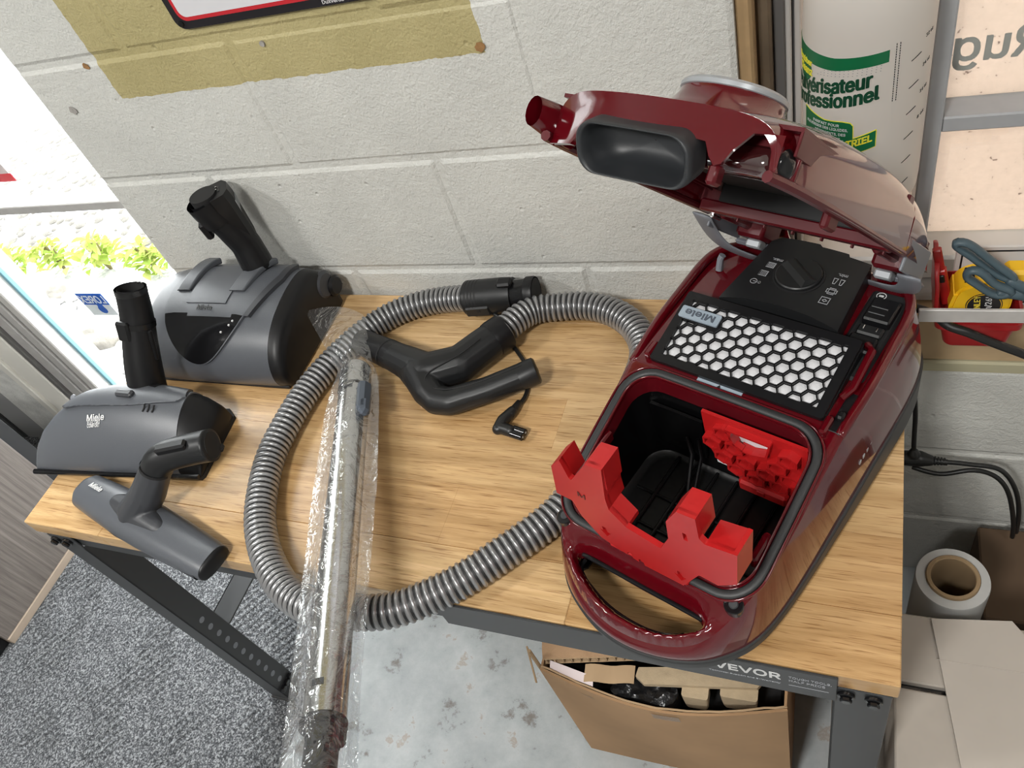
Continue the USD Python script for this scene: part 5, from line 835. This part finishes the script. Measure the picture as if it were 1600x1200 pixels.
single('kraft_paper', 'crumpled brown kraft paper lying in the back of the open cardboard box', 'paper', sheet([[(*(ka_+kd_*KL*i/24+kn_*(.001+.20*j/14)), .4205+.006*(j > 0)+.030*(meshkit.fbm(np.array([[i*.36, j*.45, 0]]), 4, 2)[0]-.38)*min(1, j/2)*min(1, i/2+.3)) for i in range(25)] for j in range(15)], .0015), 'kraft_paper', (.19, .12, .42), Fb, smooth=25)
cbd = thing('corrugated_board', 'corrugated cardboard sheet showing open flutes along the box mouth', 'cardboard', (.18, .05, .39), Fb)
tk = lambda m_: m_.apply_transform(np.array([[kd_[0], kn_[0], 0, ka_[0]], [kd_[1], kn_[1], 0, ka_[1]], [0, 0, 1, 0], [0, 0, 0, 1]]))
part(cbd, 'liner', tk(cbox((0, .0, .4020), (KL, .05, .4036), .0004)), 'cardboard_edge'); part(cbd, 'liner', tk(cbox((0, .0, .4180), (KL, .16, .4198), .0004)), 'cardboard_edge')
for x in np.arange(.004, KL-.004, .0132): part(cbd, 'flute_wall', tk(cbox((x-.0013, .0004, .4034), (x+.0013, .030, .4182), .0003)), 'cardboard_edge', False)
part(cbd, 'dark_backing', tk(cbox((.001, .012, .4034), (KL-.001, .014, .4182), .0003)), 'cardboard_dark')
tr = thing('pulp_tray', 'moulded grey-brown paper pulp tray poking out of the open box', 'tray', (.26, .02, .36), Fb)
pw = lambda P: .0030*(meshkit.fbm(np.c_[P*110, P[:, :1]*0], 3)-.5)
part(tr, 'deck', shell(Polygon([(.150, .024), (.318, .050), (.322, .030), (.318, .024), (.160, .004), (.148, .012)]).buffer(.003).buffer(-.001), .005, lambda P: np.c_[P, .3985+pw(P)], lambda P: np.c_[P, np.full(len(P), .3890)]), 'pulp', 30)
for a, b, y in ((.214, .252, .009), (.268, .320, .018)): part(tr, 'foot', loft([np.c_[(q := np.array(rrect(b-a-k, .026, .004, 3).exterior.coords)[:-1])[:, 0]+(a+b)/2, q[:, 1]+y, np.full(len(q), z)] for k, z in ((0, .3905), (.001, .372), (.004, .352), (.008, .346))]), 'pulp', 30)
single('packing_scrap', 'torn brown corrugated scrap at the left of the open box', 'cardboard', [sheet([[(.070+.075*i/10, -.010+.024*j/3+.010*i/10, .399-.003*i/10+.003*math.sin(i*.9)+.003*j) for i in range(11)] for j in range(4)], .0025)], 'cardboard_edge', (.1, 0, .39), Fb)
single('leaflet', 'glossy pale leaflet tucked into the left corner of the open box', 'leaflet', sheet([[(.014+.070*i/10, -.001-.012*i/10+.012*j/3, .3990-.005*i/10+.003*j) for i in range(11)] for j in range(4)], .0008), 'sticker_pale', (.06, 0, .39), Fb)
single('black_plastic_bag', 'crumpled black plastic bag pushed into the open cardboard box', 'bag', [shell(Polygon(spl([(.110, -.012), (.15, -.016), (.200, -.016), (.208, .004), (.19, .014), (.12, .012)], 40, True)), .004, lambda P: np.c_[P, .372+.020*meshkit.fbm(np.c_[P*90, P[:, :1]*0], 4, 4)], lambda P: np.c_[P, np.full(len(P), .33)])], 'black_bag', (.15, 0, .35), Fb)
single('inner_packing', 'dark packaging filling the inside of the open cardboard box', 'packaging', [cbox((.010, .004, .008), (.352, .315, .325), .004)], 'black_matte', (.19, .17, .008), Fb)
single('flattened_carton', 'brown corrugated carton leaning behind the right table leg', 'cardboard', [obox((.775, -.30, .19), (.006, .26, .38), None, .001)], 'cardboard', (.775, -.30, 0))
# right of the table
zb = .462
b1 = thing('grey_carton', 'pale grey carton standing right of the table, the one farther from the camera', 'box', (.95, -.36, 0)); part(b1, 'carton', cbox((.845, -.405, 0), (1.20, -.312, zb), .002), 'cream_card')
b2 = thing('grey_carton', 'pale grey carton standing right of the table, the one nearer the camera', 'box', (.95, -.55, 0)); part(b2, 'carton', cbox((.842, -.75, 0), (1.20, -.414, zb), .002), 'cream_card')
P4 = np.array([(.886, -.3165), (.979, -.3045), (1.05, -.40), (1.06, -.72), (.945, -.72)])
single('cardboard_flap', 'loose pale cardboard sheet lying across the two grey cartons', 'cardboard', [trimesh.creation.extrude_polygon(Polygon(P4), .0045, engine='earcut').apply_translation((0, 0, zb+.0006)), cbox((.89, -.372, zb+.005), (1.02, -.3712, zb+.0056), .0002)], 'cream_card_light', (.96, -.5, zb), smooth=False)
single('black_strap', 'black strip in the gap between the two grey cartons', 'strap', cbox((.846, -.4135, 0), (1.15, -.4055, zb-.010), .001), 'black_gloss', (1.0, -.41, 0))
rl = thing('stretch_wrap_roll', 'upright roll of clear stretch wrap on a brown cardboard core', 'roll', (.915, -.248, 0))
rc_ = np.array([.915, -.248, 0]); part(rl, 'wrap', [lathe([(.0335, .012), (.0462, .014), (.0465, .020), (.0465, .452), (.0455, .4555), (.0335, .456)], 56, False).apply_translation(rc_)], 'stretch_film', 40); part(rl, 'core', [lathe([(.0275, .0005), (.0335, .0005), (.0335, .4595), (.0325, .461), (.0285, .461), (.0275, .4595)], 48, False).apply_translation(rc_), lathe([(.0275, .0005), (.0275, .4595)], 48, False).apply_translation(rc_)], 'core_card', 40)
single('brown_carton', 'small brown carton against the wall behind the stretch wrap roll', 'box', cbox((.985, -.20, 0), (1.35, -.035, .245), .003), 'cardboard_dark', (1.1, -.1, 0))
# mains cord of the vacuum

# ------------------------------------------------------------------ cord, rail, bin and bottle by the right window
mc_ = thing('mains_cord', 'black mains cord with moulded plug hanging right of the table', 'cord', (.9, -.06, .70))
part(mc_, 'cable', sweep(spl([(.838, -.10, .74), (.850, -.075, .66), (.860, -.062, .59), (.864, -.06, .53), (.867, -.06, .485)], 24), .0034, 12), 'cord_black', True)
part(mc_, 'cable', sweep(spl([(.905, -.062, .466), (.930, -.06, .463), (.955, -.058, .458), (.982, -.056, .450), (1.006, -.055, .415), (1.021, -.055, .370), (1.030, -.056, .320), (1.034, -.057, .275)], 40), .0036, 12), 'cord_black', True)
part(mc_, 'cable', sweep(spl([(.868, -.066, .452), (.892, -.070, .447), (.915, -.070, .447), (.945, -.066, .455), (.978, -.062, .440), (1.002, -.061, .400), (1.016, -.061, .350), (1.026, -.061, .300), (1.030, -.061, .265)], 40), .0036, 12), 'cord_black', True)
part(mc_, 'plug', [bones([((.850, -.060, .466), .0115, (.876, -.060, .467), .0125), ((.876, -.060, .467), .0125, (.890, -.061, .466), .0085), ((.868, -.060, .478), .009, (.867, -.060, .486), .0055)], .003, 6)], 'cord_black', True)
part(mc_, 'strain_relief', [sweep([(.888+.0042*k, -.061, .4660-.0001*k), (.8903+.0042*k, -.061, .4660-.0001*k)], .0078-.0004*k, 14) for k in range(6)]+[sweep([(.886, -.061, .466), (.914, -.062, .465)], .0048, 12)], 'cord_black')
rb = thing('aluminium_rail', 'flat aluminium rail running in front of the red bin below the right window', 'rail', (1.05, -.11, .821))
part(rb, 'bar', cbox((.8405, -.1125, .8210), (1.50, -.1080, .8410), .0008), 'alu'); part(rb, 'bracket', cbox((1.30, -.1080, .823), (1.32, -.004, .838), .001), 'alu'); part(rb, 'bracket', cbox((1.47, -.1080, .823), (1.49, -.004, .838), .001), 'alu')
bn = thing('red_bin', 'small red plastic bin hooked behind the aluminium rail', 'bin', (.905, -.052, .752))
def bring(z, x0, x1, y0, y1, r): q = np.array(rrect(x1-x0, y1-y0, r, 5).exterior.coords)[:-1]; return np.c_[q[:, 0]+(x0+x1)/2, q[:, 1]+(y0+y1)/2, np.full(len(q), z)]
part(bn, 'tub', loft([bring(.752, .878, .940, -.085, -.022, .008), bring(.757, .8745, .943, -.0885, -.018, .010), bring(.790, .868, .948, -.093, -.010, .010), bring(.7905, .862, .953, -.0955, -.006, .009), bring(.800, .861, .954, -.096, -.006, .009), bring(.8005, .865, .951, -.0935, -.009, .009), bring(.806, .865, .951, -.0935, -.009, .009), bring(.8065, .867, .949, -.0915, -.011, .008), bring(.760, .8775, .940, -.0855, -.022, .008)]), 'bin_red', 35)
part(bn, 'end_wall', [loft([bring(z, .8535+dx, .8585+dx, -.090+k, -.012-k, .002) for z, dx, k in ((.800, .006, 0), (.850, .003, 0), (.868, .001, .010), (.872, .001, .020))])], 'bin_red', 35)
kn = thing('box_cutter', 'red snap-off cutter standing up at the left end of the red bin', 'knife', (.868, -.060, .80)); kd = np.array([-.020, -.004, .090]); kd /= np.linalg.norm(kd); ka = axes(kd, (1, 0, 0)); kb = np.array([.8745, -.0580, .802])
part(kn, 'handle', [obox(kb+kd*.028, (.0125, .010, .060), ka, .002)], 'knife_red'); part(kn, 'slider_end', [obox(kb+kd*.073, (.0095, .008, .034), ka, .0015)], 'knife_red'); part(kn, 'slider', obox(kb+kd*.045-ka[:, 1]*.0055, (.006, .003, .012), ka, .001), 'black_plastic')
tm = thing('tape_measure', 'yellow and black tape measure sitting in the red bin', 'tape measure', (.905, -.062, .803))
tp_ = Polygon(spl([(.8775, .806), (.8770, .820), (.8815, .838), (.893, .848), (.910, .8505), (.926, .848), (.937, .838), (.9385, .822), (.935, .806), (.905, .803)], 60, True))
tlk = lambda p, y0, y1, d=0.0: shell(p, .005, lambda P: np.c_[P[:, 0], np.full(len(P), y0), P[:, 1]], lambda P: np.c_[P[:, 0], np.full(len(P), y1), P[:, 1]])
part(tm, 'case', [tlk(tp_.buffer(-.003), -.081, -.041), tlk(tp_, -.0775, -.0445)], 'tape_yellow', 30); part(tm, 'bumper', [tlk(tp_.buffer(.0012).difference(tp_.buffer(-.005)).intersection(sbox(.87, .80, .895, .832)), -.079, -.043)], 'tape_yellow', 30)
dsc = Point(.9105, .8185).buffer(.0170, 24).intersection(tp_.buffer(-.001)); part(tm, 'label_ring', tlk(Point(.9105, .8185).buffer(.0188, 24).intersection(tp_.buffer(-.0005)), -.0814, -.080), 'tape_label', 30); part(tm, 'label_line', tlk(Point(.9105, .8185).buffer(.0178, 24).intersection(tp_.buffer(-.0008)), -.0818, -.081), 'tape_yellow', 30); part(tm, 'label', tlk(dsc, -.0823, -.0812), 'tape_label', 30)
part(tm, 'brand_lettering', text('STANLEY', .0062, (.9085, -.0824, .7985), (-.10, 0, 1), (-1, 0, -.10), .0004, True, width=.036), 'yellow_print', False); part(tm, 'length_lettering', text('8m/26\'', .0062, (.9185, -.0824, .8045), (-.06, 0, 1), (-1, 0, -.06), .0004, True, width=.028), 'white_print', False)
part(tm, 'top_cap', tlk(Polygon([(.888, .8455), (.898, .8455), (.8975, .852), (.8885, .851)]), -.072, -.052), 'black_plastic'); part(tm, 'rear_block', [cbox((.930, -.060, .828), (.956, -.036, .850), .004)], 'tape_yellow')
sc_ = thing('scissors', 'scissors with dark teal handles resting over the yellow tape measure', 'scissors', (.91, -.075, .85))
def loop(P, c, r): P = spl(P, 46, True); return sweep(np.vstack([P, P[:2]]), r, 12, cap=False, r2=r*.75)
sx = lambda u, v, y: (u, y, v)
SZ = np.array([.002, 0, .011])
part(sc_, 'handle', [loop(SZ+np.array([(.8685, -.080, .9020), (.8760, -.081, .9040), (.8950, -.082, .8890), (.9150, -.083, .8690), (.9320, -.084, .8510), (.9240, -.083, .8520), (.9040, -.081, .8650), (.8850, -.079, .8830), (.8730, -.078, .8930)]), 0, .0056)], 'scissor_grey', True)
part(sc_, 'handle', [loop(SZ+np.array([(.8840, -.090, .8680), (.8900, -.091, .8720), (.9020, -.092, .8640), (.9150, -.092, .8500), (.9300, -.092, .8400), (.9200, -.091, .8340), (.9060, -.090, .8400), (.8920, -.089, .8520), (.8845, -.089, .8600)]), 0, .0058)], 'scissor_grey', True)
part(sc_, 'shank', [bones([((.928, -.086, .8500), .0055, (.950, -.088, .836), .0065), ((.920, -.091, .8370), .0050, (.950, -.089, .830), .0065), ((.950, -.088, .833), .0070, (.985, -.086, .812), .006)], .003, 6).apply_translation(SZ)], 'scissor_grey', True); part(sc_, 'blade', [cbox((.978, -.0885, .800), (1.075, -.0865, .812), .0006).apply_transform(trimesh.transformations.rotation_matrix(.35, [0, 1, 0], [.98, 0, .808])).apply_translation(SZ)], 'metal_bright'); part(sc_, 'pivot_screw', cyl((.9475, -.0945, .8500), (.9475, -.0965, .8500), .0035, 16, ch=.0005), 'black_matte')
ph_ = thing('framed_print', 'small white framed print leaning on the window sill behind the scissors', 'frame', (.93, .0, .735))
part(ph_, 'board', [obox((.930, -.002, .790), (.092, .004, .100), None, .001)], 'carton_white'); part(ph_, 'border', [place(trimesh.creation.extrude_polygon(sbox(-.040, -.044, .040, .044).difference(sbox(-.038, -.042, .038, .042)), .0004, engine='earcut'), (.930, -.0040, .790), (1, 0, 0), (0, 0, 1))], 'dark_print', False)
part(ph_, 'side_flap', [obox((.9835, .006, .796), (.020, .004, .100), trimesh.transformations.rotation_matrix(-.5, [0, 0, 1])[:3, :3], .001)], 'carton_white')
cd_ = single('black_cable', 'thick black cable slung behind the rail and across the front of the red bin', 'cable', sweep(spl([(.800, -.060, .812), (.828, -.085, .823), (.842, -.096, .8265), (.854, -.1022, .8265), (.863, -.1023, .8190), (.872, -.1062, .8110), (.890, -.1115, .806), (.906, -.1115, .797), (.930, -.1095, .781), (.960, -.107, .762), (1.02, -.10, .715), (1.08, -.09, .66)], 70), .0052, 14), 'cord_black', (.9, -.10, .75), smooth=True)
# spray bottle hung by its trigger from a thin rod across the window
BC, BR = np.array([.7695, .004, 0]), .0622
bt = thing('spray_bottle', 'white translucent trigger spray bottle with green French label hanging at the right window', 'bottle', (BC[0], BC[1], .93))
zr = lambda z: BC+np.array([0, 0, z])
part(bt, 'bottle', lathe([(.0001, .930), (.050, .930), (.058, .933), (BR-.0008, .942), (BR, .955), (BR, 1.150), (BR-.001, 1.164), (.0590, 1.178), (.0530, 1.196), (.0440, 1.214), (.0330, 1.230), (.0200, 1.243), (.0150, 1.250), (.0145, 1.275), (.0001, 1.275)], 72).apply_translation(BC), 'hdpe', 40)
part(bt, 'collar', lathe([(.0165, 1.255), (.0175, 1.257), (.0175, 1.282), (.0001, 1.284)], 32).apply_translation(BC), 'label_green'); part(bt, 'sprayer_head', [cbox((BC[0]-.014, -.045, 1.283), (BC[0]+.014, .045, 1.312), .006), cyl((BC[0], -.045, 1.300), (BC[0], -.062, 1.300), .009, 20, ch=.002)], 'sticker_white'); part(bt, 'trigger', [sweep(spl([(BC[0], -.030, 1.284), (BC[0], -.042, 1.262), (BC[0], -.050, 1.235), (BC[0], -.060, 1.222)], 16), .0060, 12)], 'label_green')
rod = thing('hanging_rod', 'thin steel rod across the window carrying the spray bottle', 'rod', (1.0, .03, 1.318)); part(rod, 'rod', cyl((.66, .03, 1.3165), (2.2, .03, 1.3165), .004, 14), 'alu'); part(rod, 'bracket', cbox((.836, .026, 1.308), (.846, .062, 1.325), .001), 'alu'); part(rod, 'bracket', cbox((1.62, .026, 1.308), (1.632, .062, 1.325), .001), 'alu')
part(bt, 'hook', sweep(spl([(BC[0], .040, 1.309), (BC[0], .046, 1.318), (BC[0], .038, 1.3255), (BC[0], .029, 1.3240)], 16), .0025, 10), 'label_green')
def wrap(m_, r): 
    v_ = np.array(m_.vertices); a_ = v_[:, 0]/BR+TH0; R3 = r+v_[:, 2]; return trimesh.Trimesh(np.c_[BC[0]+R3*np.sin(a_), BC[1]-R3*np.cos(a_), v_[:, 1]], m_.faces, process=False)
TH0 = 0.0
def wpatch(poly, r0, r1): return shell(poly, .003, lambda P: np.c_[BC[0]+r1*np.sin(P[:, 0]/BR), BC[1]-r1*np.cos(P[:, 0]/BR), P[:, 1]], lambda P: np.c_[BC[0]+r0*np.sin(P[:, 0]/BR), BC[1]-r0*np.cos(P[:, 0]/BR), P[:, 1]])
G = lambda pts: Polygon(pts)
xs_ = np.linspace(-.125, .0205, 30); tl = lambda x: 1.1275+.10*(x+.0)+.45*np.maximum(0, -x-.030)**1.15*.5
part(bt, 'green_banner', wpatch(G([(x, tl(x)+.0055) for x in xs_]+[(x, tl(x)-.0065-.035*max(0, -x)) for x in xs_[::-1]]), BR+.0001, BR+.0005), 'label_green', 40)
part(bt, 'green_badge', wpatch(affinity.scale(Point(-.072, 1.108).buffer(.0125, 16), 1.0, 1.15), BR+.0001, BR+.0006), 'label_green', 40)
def wt(s_, h_, x, z, w_, sl=0.0, m='label_text', nm='lettering', bold=True):
    q_ = meshkit.text_mesh(s_, h_, .0003, bold); q_ = trimesh.util.concatenate([q_.copy().apply_translation((dx, dy, 0)) for dx, dy in ((0, 0), (h_*.045, 0), (-h_*.045, 0), (0, h_*.03))]) if h_ > .005 else q_; b_ = q_.bounds; v_ = np.array(q_.vertices); k_ = w_/(b_[1, 0]-b_[0, 0]); v_[:, 0] = (v_[:, 0]-b_[0, 0])*k_+x; v_[:, 1] = v_[:, 1]+z+sl*(v_[:, 0]-x); v_[:, 2] += BR+.0006
    q_ = trimesh.Trimesh(v_, q_.faces, process=False).subdivide_to_size(.006)
    a_ = q_.vertices[:, 0]/BR; R3 = q_.vertices[:, 2]; part(bt, nm, trimesh.Trimesh(np.c_[BC[0]+R3*np.sin(a_), BC[1]-R3*np.cos(a_), q_.vertices[:, 1]], q_.faces, process=False), m, False)
wt('Scrubber', .0062, -.0890, 1.1135, .0310, .0, 'label_yellow'); wt('Cleanz', .0080, -.0840, 1.1030, .0265, .0, 'label_yellow')
wt('Pulvérisateur', .0150, -.0930, 1.0785, .1000, .22); wt('professionnel', .0150, -.0930, 1.0620, .1070, .22)
gp_ = [(-.070, 1.0640), (-.040, 1.0585), (-.020, 1.0600), (-.0120, 1.0590), (-.0095, 1.0560), (-.0090, 1.0405), (.0130, 1.0490), (.0130, 1.0300), (-.020, 1.0180), (-.070, 1.0120)]
part(bt, 'yellow_edge', wpatch(G(gp_).buffer(.0009), BR+.0001, BR+.0004), 'label_yellow', 40); part(bt, 'green_panel', wpatch(G(gp_), BR+.0001, BR+.0007), 'label_green', 40)
for k, (s_, w_) in enumerate((('PARFAIT POUR', .032), ('PULVÉRISER DES LIQUIDES,', .052), ('DÉTERGENTS, DES', .036), ('ENGRAIS...', .022))): wt(s_, .0030, (-.055, -.066, -.052, -.040)[k], 1.0530-.0052*k, w_, .03, 'white_print', 'small_lettering')
wt('INDUSTRIEL', .0080, -.045, 1.0205, .055, .30, 'label_yellow')
for k in range(6): part(bt, 'volume_mark', wpatch(G([(.044, 1.114-.0295*k), (.056, 1.118-.0295*k), (.056, 1.1187-.0295*k), (.044, 1.1147-.0295*k)]), BR+.0001, BR+.0005), 'mark_dark', False)
for k, z in enumerate((1.131, 1.101, 1.072, 1.042)): wt(('32 oz', '24 oz', '16 oz', '8 oz')[k], .0035, .0600, z, .012, .2, 'mark_dark', 'volume_number', False)
part(bt, 'dot_pattern', [wpatch(G([(x+.0004*r_, z), (x+.0009+.0004*r_, z), (x+.0009+.0004*r_, z+.0006), (x+.0004*r_, z+.0006)]), BR+.0001, BR+.0004) for r_ in range(5) for x in np.arange(-.050+.004*r_, .015, .0042) for z in [1.1085+.0028*r_+.10*(x+.05)]], 'grey_print', False, kind='stuff')
part(bt, 'fine_print', [wpatch(G([(.0265+.0035*c_, z), (.0272+.0035*c_, z), (.0272+.0035*c_, z+.0018), (.0265+.0035*c_, z+.0018)]), BR+.0001, BR+.0004) for c_ in range(2) for z in np.arange(1.078, 1.140, .0026)], 'mark_dark', False, kind='stuff')
